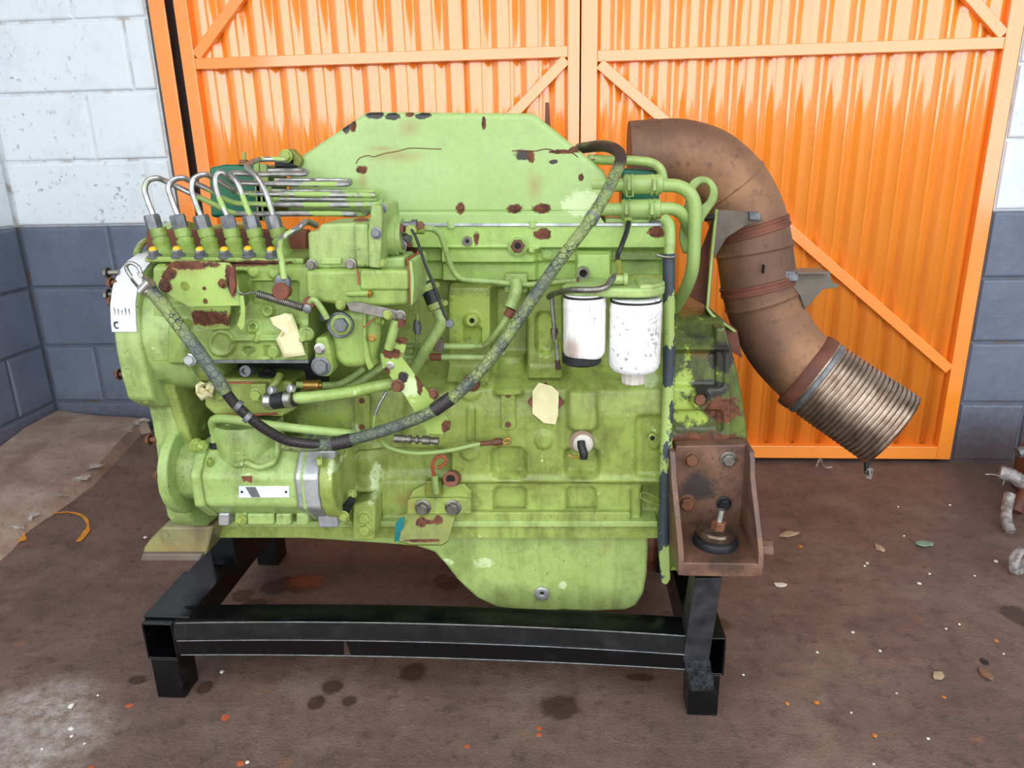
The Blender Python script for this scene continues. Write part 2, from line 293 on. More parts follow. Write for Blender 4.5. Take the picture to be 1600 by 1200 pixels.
# ------------------------------------------------------------------ mesh helpers
WLOC = {}
class MB:
    def __init__(s): s.v = []; s.f = []
    def add(s, vs, fs):
        o = len(s.v); s.v += [Vector(p) for p in vs]; s.f += [tuple(i+o for i in q) for q in fs]; return s
    def box(s, a, b):
        x0, y0, z0 = a; x1, y1, z1 = b
        return s.add([(x0,y0,z0),(x1,y0,z0),(x1,y1,z0),(x0,y1,z0),(x0,y0,z1),(x1,y0,z1),(x1,y1,z1),(x0,y1,z1)],
                     [(0,3,2,1),(4,5,6,7),(0,1,5,4),(1,2,6,5),(2,3,7,6),(3,0,4,7)])
    def loft(s, rings, cap=True, closed=False):
        n = len(rings[0]); vs = [p for r in rings for p in r]; fs = []
        k = len(rings)
        for i in range(k if closed else k-1):
            for j in range(n):
                a = i*n+j; b = i*n+(j+1) % n; c = ((i+1) % k)*n+(j+1) % n; d = ((i+1) % k)*n+j
                fs.append((a, b, c, d))
        if cap and not closed: fs += [tuple(range(n-1, -1, -1)), tuple(range((k-1)*n, k*n))]
        return s.add(vs, fs)
    def lathe(s, o, ax, prof, seg=24):
        o = Vector(o); ax = Vector(ax).normalized(); e = ax.orthogonal().normalized(); g = ax.cross(e)
        rings = []
        for t, r in prof:
            rings.append([o+ax*t+(e*math.cos(2*math.pi*k/seg)+g*math.sin(2*math.pi*k/seg))*max(r, 1e-5) for k in range(seg)])
        return s.loft(rings)
    def tube(s, pts, rad, seg=12, cap=True):
        n = len(pts); rad = rad if isinstance(rad, (list, tuple)) else [rad]*n
        T = [(pts[min(i+1, n-1)]-pts[max(i-1, 0)]).normalized() for i in range(n)]
        e = T[0].orthogonal().normalized(); rings = []
        for i in range(n):
            e = (e-T[i]*e.dot(T[i])).normalized(); g = T[i].cross(e)
            rings.append([pts[i]+(e*math.cos(2*math.pi*k/seg)+g*math.sin(2*math.pi*k/seg))*rad[i] for k in range(seg)])
        return s.loft(rings, cap)
    def prism(s, front, back):
        n = len(front); vs = list(front)+list(back)
        fs = [tuple(range(n)), tuple(range(2*n-1, n-1, -1))]+[(i, i+n, (i+1) % n+n, (i+1) % n) for i in range(n)]
        return s.add(vs, fs)
    def hexbolt(s, o, ax, r, h, washer=True, seg=6, rot=.3):
        o = Vector(o); ax = Vector(ax).normalized(); e = ax.orthogonal().normalized(); g = ax.cross(e)
        if washer: s.lathe(o, ax, [(0, r*1.3), (h*.18, r*1.3), (h*.22, r*1.2)], 18)
        R = lambda t, q: [o+ax*t+(e*math.cos(rot+2*math.pi*k/seg)+g*math.sin(rot+2*math.pi*k/seg))*q for k in range(seg)]
        return s.loft([R(0, r), R(h*.88, r), R(h, r*.86)])
    def build(s, name, mat, parent=None, bev=0., ang=35, seg=2, smooth=True):
        c = sum(s.v, Vector())/len(s.v)
        lo = Vector((min(p.x for p in s.v), min(p.y for p in s.v), min(p.z for p in s.v)))
        me = bpy.data.meshes.new(name); me.from_pydata([p-c for p in s.v], [], s.f)
        bm = bmesh.new(); bm.from_mesh(me); bmesh.ops.recalc_face_normals(bm, faces=bm.faces); bm.to_mesh(me); bm.free()
        if smooth:
            me.polygons.foreach_set('use_smooth', [True]*len(me.polygons)); me.set_sharp_from_angle(angle=math.radians(ang))
        me.materials.append(M[mat] if isinstance(mat, str) else mat)
        o = bpy.data.objects.new(name, me); COL.objects.link(o)
        place(o, c, parent)
        if bev:
            b = o.modifiers.new('bevel', 'BEVEL'); b.width = bev; b.segments = seg; b.limit_method = 'ANGLE'; b.angle_limit = math.radians(40); b.harden_normals = True
        return o
def place(o, world, parent=None):
    if parent is not None:
        o.parent = parent; o.location = Vector(world)-WLOC[parent.name]
    else: o.location = world
    WLOC[o.name] = Vector(world)
def empty(name, loc):
    o = bpy.data.objects.new(name, None); o.empty_display_size = .1; COL.objects.link(o); place(o, Vector(loc)); return o
def tag(o, label=None, cat=None, group=None, kind=None):
    for k, v in (('label', label), ('category', cat), ('group', group), ('kind', kind)):
        if v: o[k] = v
    return o
def struct(o): o['kind'] = 'structure'; return o
def spline(pts, sub=6):
    P = [WP(p) for p in pts]; out = []
    for i in range(len(P)-1):
        a, b, c, d = P[max(i-1, 0)], P[i], P[i+1], P[min(i+2, len(P)-1)]
        for k in range(sub):
            t = k/sub; t2 = t*t; t3 = t2*t
            out.append(.5*((2*b)+(c-a)*t+(2*a-5*b+4*c-d)*t2+(3*b-a-3*c+d)*t3))
    out.append(P[-1]); return out
TOCAM = (0, -1, 0)
ENG = None
def prism(name, pts, Yf, Yb, mat, par=None, bev=.003, seg=2):
    fr = [W(x, y, Yf) for x, y in pts]
    return MB().prism(fr, [Vector((p.x, Yb, p.z)) for p in fr]).build(name, mat, par or ENG, bev, seg=seg)
def rect(name, x0, x1, y0, y1, Yf, Yb, mat, par=None, bev=.003): return prism(name, [(x0, y0), (x1, y0), (x1, y1), (x0, y1)], Yf, Yb, mat, par, bev)
def rrect(x0, x1, y0, y1, r, k=4):
    out = []
    for cx, cy, a0 in ((x1-r, y0+r, -90), (x1-r, y1-r, 0), (x0+r, y1-r, 90), (x0+r, y0+r, 180)):
        for i in range(k+1): a = math.radians(a0+90*i/k); out.append((cx+r*math.cos(a), cy+r*math.sin(a)))
    return out
def tube(name, pts, rpx, mat, par=None, sub=6, seg=12, smooth=True):
    P = spline(pts, sub) if smooth else [WP(p) for p in pts]
    q = pts[len(pts)//2]; r = rpx/ppm(*q) if not isinstance(q, Vector) else rpx
    return MB().tube(P, r, seg).build(name, mat, par or ENG)
def cyl(name, a, b, ra, rb, mat, par=None, seg=24, bev=0.):
    A, B = WP(a), WP(b); k = ppm(*a); L = (B-A).length
    return MB().lathe(A, B-A, [(0, ra/k), (L, rb/k)], seg).build(name, mat, par or ENG, bev)
def lathe(name, a, ax, prof, mat, par=None, seg=28):
    k = ppm(*a); return MB().lathe(WP(a), ax, [(t/k, r/k) for t, r in prof], seg).build(name, mat, par or ENG)
def bolt(x, y, Y, r, mat='boltg', par=None, ax=TOCAM, h=None, name='bolt', washer=True):
    k = ppm(x, y, Y); return MB().hexbolt(W(x, y, Y), ax, r/k, (h or r*.9)/k, washer, rot=random.random()).build(name, mat, par or ENG)
def disc(name, x, y, Y, r, h, mat, par=None, hole=0, holemat='dark', seg=28):
    k = ppm(x, y, Y); o = MB().lathe(W(x, y, Y), TOCAM, [(-.004, r/k), (h*.8/k, r/k), (h/k, r*.9/k)], seg).build(name, mat, par or ENG)
    if hole: MB().lathe(W(x, y, Y)+Vector((0, -h/k-.0003, 0)), TOCAM, [(-.002, hole/k), (.0006, hole/k)], 18).build('bore', holemat, par or ENG)
    return o
def yzprism(name, yz, x0, x1, mat, par=None, bev=.004, seg=2):
    return MB().prism([Vector((x0, y, z)) for y, z in yz], [Vector((x1, y, z)) for y, z in yz]).build(name, mat, par or ENG, bev, seg=seg)
def sstep(t): t = np.clip(t, 0, 1); return t*t*(3-2*t)
def relief(name, x0, x1, y0, y1, Y, Yb, prof, feats, mat, par=None, step=3.0, outline=None):
    """cast face: a grid on the plane Y whose relief (metres, towards -Y) is the sum of a profile and of pads, pockets and bosses"""
    nx = int((x1-x0)/step)+1; ny = int((y1-y0)/step)+1
    xs = np.linspace(x0, x1, nx); ys = np.linspace(y0, y1, ny); X, Z = np.meshgrid(xs, ys)
    H = np.interp(Z, [a for a, _ in prof], [b for _, b in prof])
    for ft in feats:
        if ft[0] == 'b':
            _, a, b, c, d, h, soft, r = ft
            qx = np.abs(X-(a+b)/2)-((b-a)/2-r); qy = np.abs(Z-(c+d)/2)-((d-c)/2-r)
            sd = np.hypot(np.maximum(qx, 0), np.maximum(qy, 0))+np.minimum(np.maximum(qx, qy), 0)-r
            H = H+h*sstep(.5-sd/soft)
        elif ft[0] == 'c':
            _, a, b, r, h, soft = ft; H = H+h*sstep(.5-(np.hypot(X-a, Z-b)-r)/soft)
        elif ft[0] == 'd':                   # dome / barrel bulge
            _, a, b, c, d, h = ft[:6]; H = H+h*np.sqrt(np.clip(1-((X-(a+b)/2)/((b-a)/2))**2, 0, 1))*sstep((Z-c)/10)*sstep((d-Z)/10)
    base = [[W(float(X[j, i]), float(Z[j, i]), Y) for i in range(nx)] for j in range(ny)]
    vs = []
    for j in range(ny):
        for i in range(nx): p = base[j][i]; vs.append(Vector((p.x, Y-float(H[j, i]), p.z)))
    fs = [(j*nx+i, j*nx+i+1, (j+1)*nx+i+1, (j+1)*nx+i) for j in range(ny-1) for i in range(nx-1)]
    border = [i for i in range(nx)]+[j*nx+nx-1 for j in range(1, ny)]+[(ny-1)*nx+i for i in range(nx-2, -1, -1)]+[j*nx for j in range(ny-2, 0, -1)]
    o = len(vs); vs += [Vector((vs[i].x, Yb, vs[i].z)) for i in border]; k = len(border)
    fs += [(border[i], o+i, o+(i+1) % k, border[(i+1) % k]) for i in range(k)]+[tuple(range(o+k-1, o-1, -1))]
    mb = MB(); mb.v = vs; mb.f = fs
    return mb.build(name, mat, par or ENG, ang=60)

# ================================================================== THE ROOM
def floor_z(x, y):
    return .135*float(sstep((-.8-x)/.9))*float(sstep((y-1.0)/1.25))
mb = MB()
xs = [-6, -3, XL-.05]+[XL+(i)*.06 for i in range(1, 20)]+[-.5, 0, .6, 1.2, 2, 4, 9]; ys = [-9, -4, -1, .3]+[.8+.08*i for i in range(19)]+[2.6]
vs = [(x, y, floor_z(x, y)) for y in ys for x in xs]; nx = len(xs)
mb.add(vs, [(j*nx+i, j*nx+i+1, (j+1)*nx+i+1, (j+1)*nx+i) for j in range(len(ys)-1) for i in range(nx-1)])
FLOOR = struct(mb.build('floor', 'floor'))
# raised broken slab along the left wall
edge = [(230, 655), (213, 660), (193, 682), (169, 711), (140, 742), (111, 766), (63, 798), (34, 824), (0, 853), (-60, 905), (-140, 960)]
ez = [.150, .148, .138, .124, .110, .098, .082, .072, .062, .048, .034]
top = []; low = []; wl = []
for i, ((x, y), z) in enumerate(zip(edge, ez)):
    g = G(x, y, z); jit = random.uniform(-.008, .008); g.x += jit; g.y = min(g.y, YW-.003); top.append(g)
    low.append(Vector((g.x+.014+random.uniform(0, .012), g.y-.008, floor_z(g.x, g.y)-.01)))
    wl.append(Vector((XL+.001, g.y, max(z+.02, .135+(.03 if g.y > 2.1 else 0)))) if i > 0 else Vector((XL+.001, YW-.003, .168)))
for x_, y_, z_ in ((-1.42, 1.05, .028), (-1.50, .72, .022), (-1.60, .40, .016), (-1.70, .15, .010)):
    top.append(Vector((x_, y_, z_))); low.append(Vector((x_+.02, y_-.01, -.01))); wl.append(Vector((XL+.001, y_, max(.02, z_+.06*(y_-.1)))))
mb = MB(); k = len(top)
sub = 6; grid = [[wl[i].lerp(top[i], t/sub)+Vector((0, 0, random.uniform(-.004, .004))) for t in range(sub+1)] for i in range(k)]
vs = [p for r in grid for p in r]+low
mb.add(vs, [(i*(sub+1)+t, i*(sub+1)+t+1, (i+1)*(sub+1)+t+1, (i+1)*(sub+1)+t) for i in range(k-1) for t in range(sub)]
       + [(i*(sub+1)+sub, k*(sub+1)+i, k*(sub+1)+i+1, (i+1)*(sub+1)+sub) for i in range(k-1)])
SLAB = struct(mb.build('floor_slab', 'slab'))
for i in range(14):                            # crumbs of broken concrete along the slab's edge
    t = random.random()*(k-8); a = int(t); p = top[a].lerp(top[a+1], t-a); r = random.uniform(.003, .009)
    mbb = MB(); bm = bmesh.new(); bmesh.ops.create_icosphere(bm, subdivisions=1, radius=r)
    bm.verts.ensure_lookup_table()
    mbb.add([Vector((v.co.x*random.uniform(.8, 1.8), v.co.y*random.uniform(.8, 1.6), v.co.z*.6))+p+Vector((random.uniform(-.03, .02), random.uniform(-.02, .02), 0)) for v in bm.verts], [[v.index for v in f.verts] for f in bm.faces]); bm.free()
    mbb.build('rubble', 'slabedge', SLAB, smooth=False)
# orange chalk arc on the floor
arc = [(37, 853), (42, 842), (60, 826), (85, 818), (112, 814), (132, 817), (139, 827), (133, 838), (122, 848)]
mb = MB(); L = []; Rr = []
pts = spline([G(x, y, .035) for x, y in arc], 5)
for i, p in enumerate(pts):
    p.z = floor_z(p.x, p.y)+.0025; t = (pts[min(i+1, len(pts)-1)]-pts[max(i-1, 0)]); t.z = 0; t.normalize(); w = .004 if 2 < i < len(pts)-9 else .0075
    s_ = Vector((t.y, -t.x, 0))*w*random.uniform(.7, 1.2); L.append(p+s_); Rr.append(p-s_)
mb.add(L+Rr, [(i, i+1, len(L)+i+1, len(L)+i) for i in range(len(L)-1)]); mb.build('painted_arc', 'orangechalk', FLOOR)

# walls: mortar core with separate painted blocks in front
HW = 3.5
wb = struct(MB().box((XL-.2, YW+.010, -.05), (-1.235, YW+.2, HW)).build('wall_back', 'mortar'))
wr = struct(MB().box((1.262, YW+.010, -.05), (3.2, YW+.2, HW)).build('wall_back_right', 'mortar'))
wl_ = struct(MB().box((XL-.2, -0.1, -.05), (XL-.010, YW+.010, HW)).build('wall_left', 'mortar'))
struct(MB().box((3.2, -0.1, -.05), (3.4, YW+.2, HW)).build('wall_right_unseen', 'wall'))  # unseen wall, set in close to narrow the opening to the sky
struct(MB().box((-1.235, YW+.02, 2.36), (1.262, YW+.2, HW)).build('wall_lintel', 'wall'))
struct(MB().box((XL-.2, -0.1, HW), (3.4, YW+.2, HW+.1)).build('ceiling_added', 'ceil'))  # unseen roof, added to shape the sky light; front left open
BLK = {}
def block(par, o, u, w, nrm, h=.192):
    """one block: o = lower corner on the face, u = direction along the wall, nrm = outward"""
    key = (round(w, 3), tuple(u), tuple(nrm)); c = .007
    if key not in BLK:
        U = Vector(u); Nn = Vector(nrm); Z = Vector((0, 0, 1)); rings = []
        for ins, d in ((0, -.05), (0, -c*.8), (c*.45, -c*.2), (c*1.1, 0)):
            rings.append([U*a+Z*b+Nn*d for a, b in ((ins, ins), (w-ins, ins), (w-ins, h-ins), (ins, h-ins))])
        mb = MB().loft(rings); me = bpy.data.meshes.new('wall_block'); me.from_pydata(mb.v, [], mb.f)
        bm = bmesh.new(); bm.from_mesh(me); bmesh.ops.recalc_face_normals(bm, faces=bm.faces); bm.to_mesh(me); bm.free()
        me.materials.append(M['wall']); BLK[key] = me
    b = bpy.data.objects.new('wall_block', BLK[key]); COL.objects.link(b)
    place(b, Vector(o)+Vector(nrm)*random.uniform(-.0035, .0), par)
J = .008
left_joint = {3: W(176, 400, YW).x, 4: W(233, 305, YW).x, 5: W(141, 200, YW).x, 6: W(200, 90, YW).x, 7: W(110, 14, YW).x, 2: -1.45, 1: -1.60, 0: -1.40}
for r in range(12):
    z = r*.2+.004
    jx = left_joint.get(r, -1.62 if r % 2 else -1.43)
    for a, b in ((XL, jx-J/2), (jx+J/2, -1.24)):
        block(wb, (a, YW, z), (1, 0, 0), round(b-a, 3), (0, -1, 0))
    x = 1.265; first = .39 if r % 2 else .19
    while x < 2.5:
        w = first if x < 1.3 else .39
        block(wr, (x, YW, z), (1, 0, 0), w, (0, -1, 0)); x += w+J
    y = YW-.008
    first = .16 if r % 2 else .36
    while y > 1.0:
        w = first if y > YW-.05 else .39
        block(wl_, (XL, y-w, z), (0, 1, 0), w, (1, 0, 0)); y -= w+J

# ------------------------------------------------------------------ the orange double door
YD = 2.262                                     # front face of the frame members
DT = 2.34
def bar(name, a, b, w, t, y, mat, par, bev=.002):
    """flat bar from a to b in the plane of the door (world x,z), width w, thickness t, front face at y"""
    a = Vector(a); b = Vector(b); d = (b-a).normalized(); s_ = Vector((-d.y, d.x))*w/2
    q = [a+s_, b+s_, b-s_, a-s_]
    return MB().prism([Vector((p.x, y, p.y)) for p in q], [Vector((p.x, y+t, p.y)) for p in q]).build(name, mat, par, bev)
def xs_at(px, py, Y=YD): return W(px, py, Y).x
def zs_at(px, py, Y=YD): return W(px, py, Y).z
frame = struct(MB().box((xs_at(231, 0), YD-.004, -.02), (xs_at(256.5, 0), YD+.004, DT+.05)).build('trim_1', 'orange', None, .003))
struct(MB().box((xs_at(256.5, 0)-.06, YD+.034, -.02), (xs_at(271, 10)+.03, YW+.06, DT)).build('trim_2', 'brownjamb'))
xl0 = xs_at(271, 10); xl1 = xs_at(292, 10); xc0 = xs_at(887, 60); xc1 = xs_at(906, 60); xc2 = xs_at(908, 60); xc3 = xs_at(934, 60)
xr0 = xs_at(1571, 60); xr1 = xs_at(1597, 60)
zr = (zs_at(305, 95)+zs_at(885, 85))/2; zr2 = (zs_at(940, 87)+zs_at(1570, 67))/2
def sheet(par, x0, x1, z0, z1, y, seam):
    """trapezoidal corrugated sheet: crests with two fine grooves, broad sloping flanks"""
    P = .0835; prof = [(0, .016), (.002, .016), (.019, .0005), (.0205, 0), (.0535, 0), (.0542, .0007), (.0549, 0), (.0625, 0), (.064, .0005), (.081, .016)]
    pts = []; x = x0; i = 0
    while x < x1:
        for u, d in prof:
            if x+u < x1: pts.append((x+u, d))
        x += P
    pts.append((x1, .01)); k = len(pts)
    mb = MB(); mb.add([(a, y+d, z0) for a, d in pts]+[(a, y+d, z1) for a, d in pts], [(i, i+1, k+i+1, k+i) for i in range(k-1)])
    o = mb.build('corrugated_sheet', 'orange', par, ang=12)
    sol = o.modifiers.new('thickness', 'SOLIDIFY'); sol.thickness = .0012; sol.offset = 1
    return o
def leaf(name, x0, x1, stl, str_, braces, zrail, sheets):
    st = struct(MB().box((x0, YD, .015), (x0+stl, YD+.03, DT)).build(name, 'orange', None, .002))
    MB().box((x1-str_, YD, .015), (x1, YD+.03, DT)).build('stile', 'orange', st, .002)
    MB().box((x0+stl, YD+.001, .015), (x1-str_, YD+.03, .058)).build('bottom_rail', 'orange', st, .002)
    MB().box((x0+stl, YD+.001, DT-.045), (x1-str_, YD+.03, DT)).build('top_rail', 'orange', st, .002)
    MB().box((x0+stl, YD+.001, zrail-.0155), (x1-str_, YD+.02, zrail+.0155)).build('middle_rail', 'orange', st, .002)
    for a, b in braces: bar('diagonal_brace', a, b, .031, .02, YD+.001, 'orange', st)
    for a, b in sheets: sheet(st, a, b, .02, DT-.02, YD+.020, True)
    return st
lx, rx = xl1+.004, xc0-.004
zb0 = zs_at(1490, 578)
leaf('door_1', xl0, xc1, xl1-xl0, xc1-xc0, [((lx, zr+.02), (lx+1.05, zr+.02+1.05)), ((rx, zr-.02), (rx-1.0, zb0))], zr, [(xl1-.01, xs_at(722, 60)+.002), (xs_at(722, 60)-.004, xc0+.01)])
leaf('door_2', xc2, xr1, xc3-xc2, xr1-xr0, [((xc3+.006, zr2-.02), (xs_at(1484, 582), zb0)), ((xr0-.004, zr2+.02), (xr0-1.1, zr2+1.05))], zr2, [(xc3-.01, xr0+.01)])
struct(MB().box((-1.24, YW+.09, -.02), (1.26, YW+.12, 2.4)).build('trim_3', 'brownjamb'))

# ================================================================== ENGINE STAND (black welded steel)
ST = empty('engine_stand', (-.25, 1.35, 0))
tag(ST, 'low black welded steel stand carrying the green engine above the floor', 'engine stand')
def tubebar(name, x0, x1, y0, y1, z0, z1, ax, par, mat='black', t=.004):
    """square hollow section, open at both ends, along axis ax"""
    lo = [x0, y0, z0]; hi = [x1, y1, z1]; o = [i for i in range(3) if i != ax]; rings = []
    for ins, e in ((0, lo[ax]), (0, hi[ax]), (t, hi[ax]), (t, lo[ax])):
        r = []
        for s0, s1 in ((0, 0), (1, 0), (1, 1), (0, 1)):
            p = [0, 0, 0]; p[ax] = e; p[o[0]] = (hi[o[0]]-ins if s0 else lo[o[0]]+ins); p[o[1]] = (hi[o[1]]-ins if s1 else lo[o[1]]+ins); r.append(Vector(p))
        rings.append(r)
    return MB().loft(rings, cap=False, closed=True).build(name, mat, par, .0015)
zt = .166
tubebar('side_rail', -.787, -.727, 1.10, 1.66, zt-.078, zt, 1, ST)
tubebar('side_rail', .218, .282, 1.10, 1.66, zt-.078, zt, 1, ST)
MB().box((-.79, 1.115, zt), (-.700, 1.27, zt+.006)).build('gusset_plate', 'black', ST, .002)
for x0 in (-.782, .222):
    for y0, y1 in ((1.10, 1.155), (1.575, 1.635)):
        tubebar('leg', x0, x0+.054, y0, y1, 0, zt-.078, 2, ST)
# front cross channel: top flange, upper web, stepped lower lip split by a saw cut
def chan(name, xa, xb, prof, par, bow=0.):
    n_ = 14; rings = []
    for i in range(n_+1):
        t = i/n_; x = xa+(xb-xa)*t; dz = bow*(4*t*(1-t))
        rings.append([Vector((x, y, z+dz)) for y, z in prof])
    return MB().loft(rings).build(name, 'black', par, .0012, ang=25)
chan('front_beam', -.727, .218, [(1.112, .168), (1.150, .173), (1.150, .169), (1.108, .164), (1.100, .131), (1.096, .131), (1.104, .165)], ST, .012)
def lip(xa, xb, ca, cb):
    n_ = 12; rings = []
    for i in range(n_+1):
        x = xa+(xb-xa)*i/n_; t = (x+.727)/.945; dz = .012*(4*t*(1-t)); cut = .006 if (i == 0 and ca) else (-.006 if (i == n_ and cb) else 0)
        rings.append([Vector((x, 1.0955, .137+dz)), Vector((x, 1.0985, .137+dz)), Vector((x+cut, 1.105, .098+dz*.8)), Vector((x+cut, 1.101, .098+dz*.8))])
    MB().loft(rings).build('beam_lip', 'black', ST, .0008, ang=25)
lip(-.727, -.402, False, True); lip(-.400, .218, True, False)
for yy, zz, k_ in ((1.1035, .1662, 1.), (1.0950, .1335, 1.), (1.1005, .0985, .8)):
    MB().tube([Vector((-.72+.935*i/12, yy, zz+k_*.012*(4*(i/12)*(1-i/12)))) for i in range(13)], .0011, 6).build('worn_edge', 'zinc', ST)
tubebar('rear_beam', -.727, .218, 1.60, 1.655, zt-.070, zt-.01, 0, ST)
# right upright that leans under the rusty bracket
q = [W(1067, 1033, 1.094), W(1108, 1033, 1.094), W(1129, 903, 1.094), W(1086, 904, 1.094)]
MB().prism(q, [p+Vector((0, .05, 0)) for p in q]).build('upright', 'bareblack', ST, .002)
q = [W(1068, 1031, 1.093), W(1110, 1031, 1.093), W(1119, 1083, 1.093), W(1077, 1083, 1.093)]
MB().prism(q, [p+Vector((0, .05, 0)) for p in q]).build('weld_patch', 'weld', ST, .006)
MB().box((-.745, 1.30, zt), (-.690, 1.36, zt+.085)).build('upright', 'black', ST, .004)
MB().box((-.762, 1.285, zt+.085), (-.675, 1.375, zt+.10)).build('support_pad', 'black', ST, .006)
lathe('weld_blob', (440, 967, 1.12), (0, -.5, 1), [(0, 12), (3, 10), (5, 4), (5.5, 0)], 'weld', ST)

# ================================================================== THE ENGINE
ENG = empty('diesel_engine', (-.15, 1.40, .1))
tag(ENG, 'worn light green six-cylinder diesel engine with rusty exhaust elbow, on black steel stand', 'engine')

# ---- cylinder block
blk = relief('cylinder_block', 318, 1042, 434, 826, 1.25, 1.60,
    [(434, -.030), (572, -.030), (584, -.012), (592, .012), (602, .030), (640, .036), (700, .036), (731, .034), (737, .040), (741, .038), (745, .026), (753, .026), (798, .026), (801, .036), (826, .036)],
    [(f[0], *f[1:-3], f[-3]*1.45, *f[-2:]) if f[0] == 'b' else f for f in [('b', 700, 768, 447, 590, .024, 5, 4), ('b', 772, 822, 455, 596, -.010, 6, 6), ('d', 774, 820, 556, 612, .022),
     ('b', 838, 864, 488, 553, -.010, 6, 11), ('b', 824, 880, 450, 588, .021, 5, 5), ('c', 738, 500, 12, .010, 3), ('b', 726, 752, 510, 538, -.008, 4, 6),
     ('b', 640, 700, 440, 600, -.006, 8, 8), ('b', 887, 932, 575, 660, .010, 10, 12), ('b', 690, 712, 600, 740, .004, 20, 4),
     ('b', 560, 708, 691, 742, -.016, 8, 12), ('b', 772, 822, 690, 733, -.014, 8, 10), ('b', 884, 934, 690, 733, -.014, 8, 10), ('b', 990, 1036, 640, 733, -.006, 8, 10),
     ('b', 774, 822, 754, 799, -.012, 6, 8), ('b', 885, 930, 754, 799, -.012, 6, 8), ('b', 560, 602, 752, 800, -.012, 6, 8), ('b', 980, 984, 752, 800, .004, 3, 1),
     ('c', 738, 694, 13, .006, 3), ('c', 850, 676, 13, .006, 3), ('b', 734, 741, 625, 678, .004, 4, 3), ('b', 746, 749, 625, 678, .003, 3, 1),
     ('c', 737, 598, 18, .006, 4), ('c', 1019, 683, 9, .006, 3), ('b', 1001, 1030, 750, 806, -.02, 4, 4), ('b', 540, 600, 690, 800, .02, 30, 20), ('b', 640, 700, 600, 690, .006, 16, 16),
     ('c', 911, 690, 22, .005, 5)]], 'block')
tag(blk)
lathe('core_plug', (737, 598, 1.212), TOCAM, [(-3, 14), (1, 14), (1.5, 12.5), (-1, 11), (-1, 0)], 'rust', blk)
disc('bolt_boss', 738, 500, 1.236, 10, 4, 'block', blk, 4)
disc('bolt_boss', 1019, 683, 1.214, 7, 4, 'block', blk, 4)
def slotplate(x0, x1, y0, y1, Y):
    o = prism('blanking_plate', rrect(x0, x1, y0, y1, 8), Y, Y+.008, 'block', blk, .001)
    for yy in (y0+9, y1-9): disc('plate_bolt', (x0+x1)/2, yy, Y, 4.5, 2, 'rustbolt', blk)
slotplate(783, 805, 608, 672, 1.208); slotplate(554, 577, 617, 676, 1.205)
prism('gasket_flange', [(852, 597), (882, 629), (852, 663), (824, 629)], 1.209, 1.216, 'rust', blk, .002)
prism('masking_paper', [(832, 611), (842, 598), (862, 603), (873, 613), (872, 648), (868, 663), (850, 661), (832, 646)], 1.2075, 1.2085, 'paper', blk, 0)
# oil pressure sender
snd = lathe('oil_sender', (909, 688, 1.21), TOCAM, [(0, 19), (8, 19), (9, 18), (9, 16)], 'tan', ENG)
lathe('sender_cap', (911, 692, 1.204), TOCAM, [(0, 16), (6, 15.5), (10, 12), (12, 0)], 'plastic', snd)
tube('sender_plug', [(908, 690, 1.192), (909, 699, 1.185), (912, 708, 1.18), (912, 716, 1.18)], 6.5, 'rubber', snd)
tube('sender_wire', [(906, 713, 1.19), (898, 714, 1.19), (888, 711, 1.19)], 1.6, 'brass', snd)
# lower left drive pad block with two bolts
pad = prism('side_block', [(551, 789), (577, 782), (586, 786), (586, 845), (551, 845)], 1.165, 1.22, 'block', ENG, .004)
bolt(570, 808, 1.165, 9, 'boltg', pad); bolt(570, 827, 1.165, 9, 'boltg', pad)

# ---- oil pan
pan = prism('oil_pan', [(362, 822), (1013, 822), (1013, 860), (1011, 900), (1006, 928), (995, 948), (978, 955), (925, 957), (880, 955), (850, 957), (810, 955), (775, 950), (745, 936), (715, 908), (695, 882), (678, 864), (650, 855), (600, 851), (480, 843), (385, 837), (368, 832)], 1.236, 1.57, 'pan', ENG, .022, 4)
prism('pan_flange', [(350, 815), (1028, 815), (1028, 824), (350, 824)], 1.207, 1.58, 'pan', pan, .002)
prism('pan_rail', [(690, 801), (985, 801), (985, 815), (690, 815)], 1.211, 1.23, 'block', pan, .002)
for xx in (816, 872, 962): rect('pan_rib', xx, xx+1.6, 832, 944, 1.2355, 1.25, 'pan', pan, .0005)
lathe('drain_boss', (847, 926, 1.238), TOCAM, [(0, 22), (1, 21), (2, 17), (2, 0)], 'pan', pan)
dp = lathe('drain_plug', (847, 926, 1.236), TOCAM, [(0, 11.5), (4, 11.5), (5, 10), (5, 5), (2, 4.4), (2, 0)], 'alu', pan)
q = W(847, 926, 1.2315); MB().box((q.x-.0035, q.y-.0003, q.z-.0035), (q.x+.0035, q.y+.004, q.z+.0035)).build('square_socket', 'dark', dp)
lathe('lower_plug', (846, 952, 1.262), (0, 0, -1), [(0, 15), (4, 15), (5, 9), (16, 9)], 'rubber', pan)
rect('end_bracket', 1012, 1030, 818, 842, 1.225, 1.27, 'rust', pan)

# ---- cylinder head
head = relief('cylinder_head', 592, 1044, 352, 438, 1.262, 1.56, [(352, .012), (385, .012), (388, .006), (408, .006), (411, -.004), (438, -.004)],
    [('b', 690, 836, 384, 410, .004, 3, 3), ('b', 838, 1044, 388, 440, -.012, 4, 3), ('b', 900, 954, 392, 440, .026, 4, 3), ('b', 956, 1036, 392, 440, -.012, 4, 3), ('b', 592, 690, 388, 440, -.014, 4, 3),
     ('c', 855, 398, 9, .004, 3), ('b', 826, 845, 386, 394, .01, 4, 3)], 'head', step=2.5)
rect('head_gasket_edge', 592, 1040, 349, 353.5, 1.247, 1.5, 'alu', head, .0006)
rect('filter_pad', 902, 953, 398, 462, 1.236, 1.27, 'head', head, .003)
pl = lathe('coolant_plug', (809, 384, 1.249), TOCAM, [(-2, 16), (3, 16), (4, 14), (3, 13), (3, 0)], 'head', head)
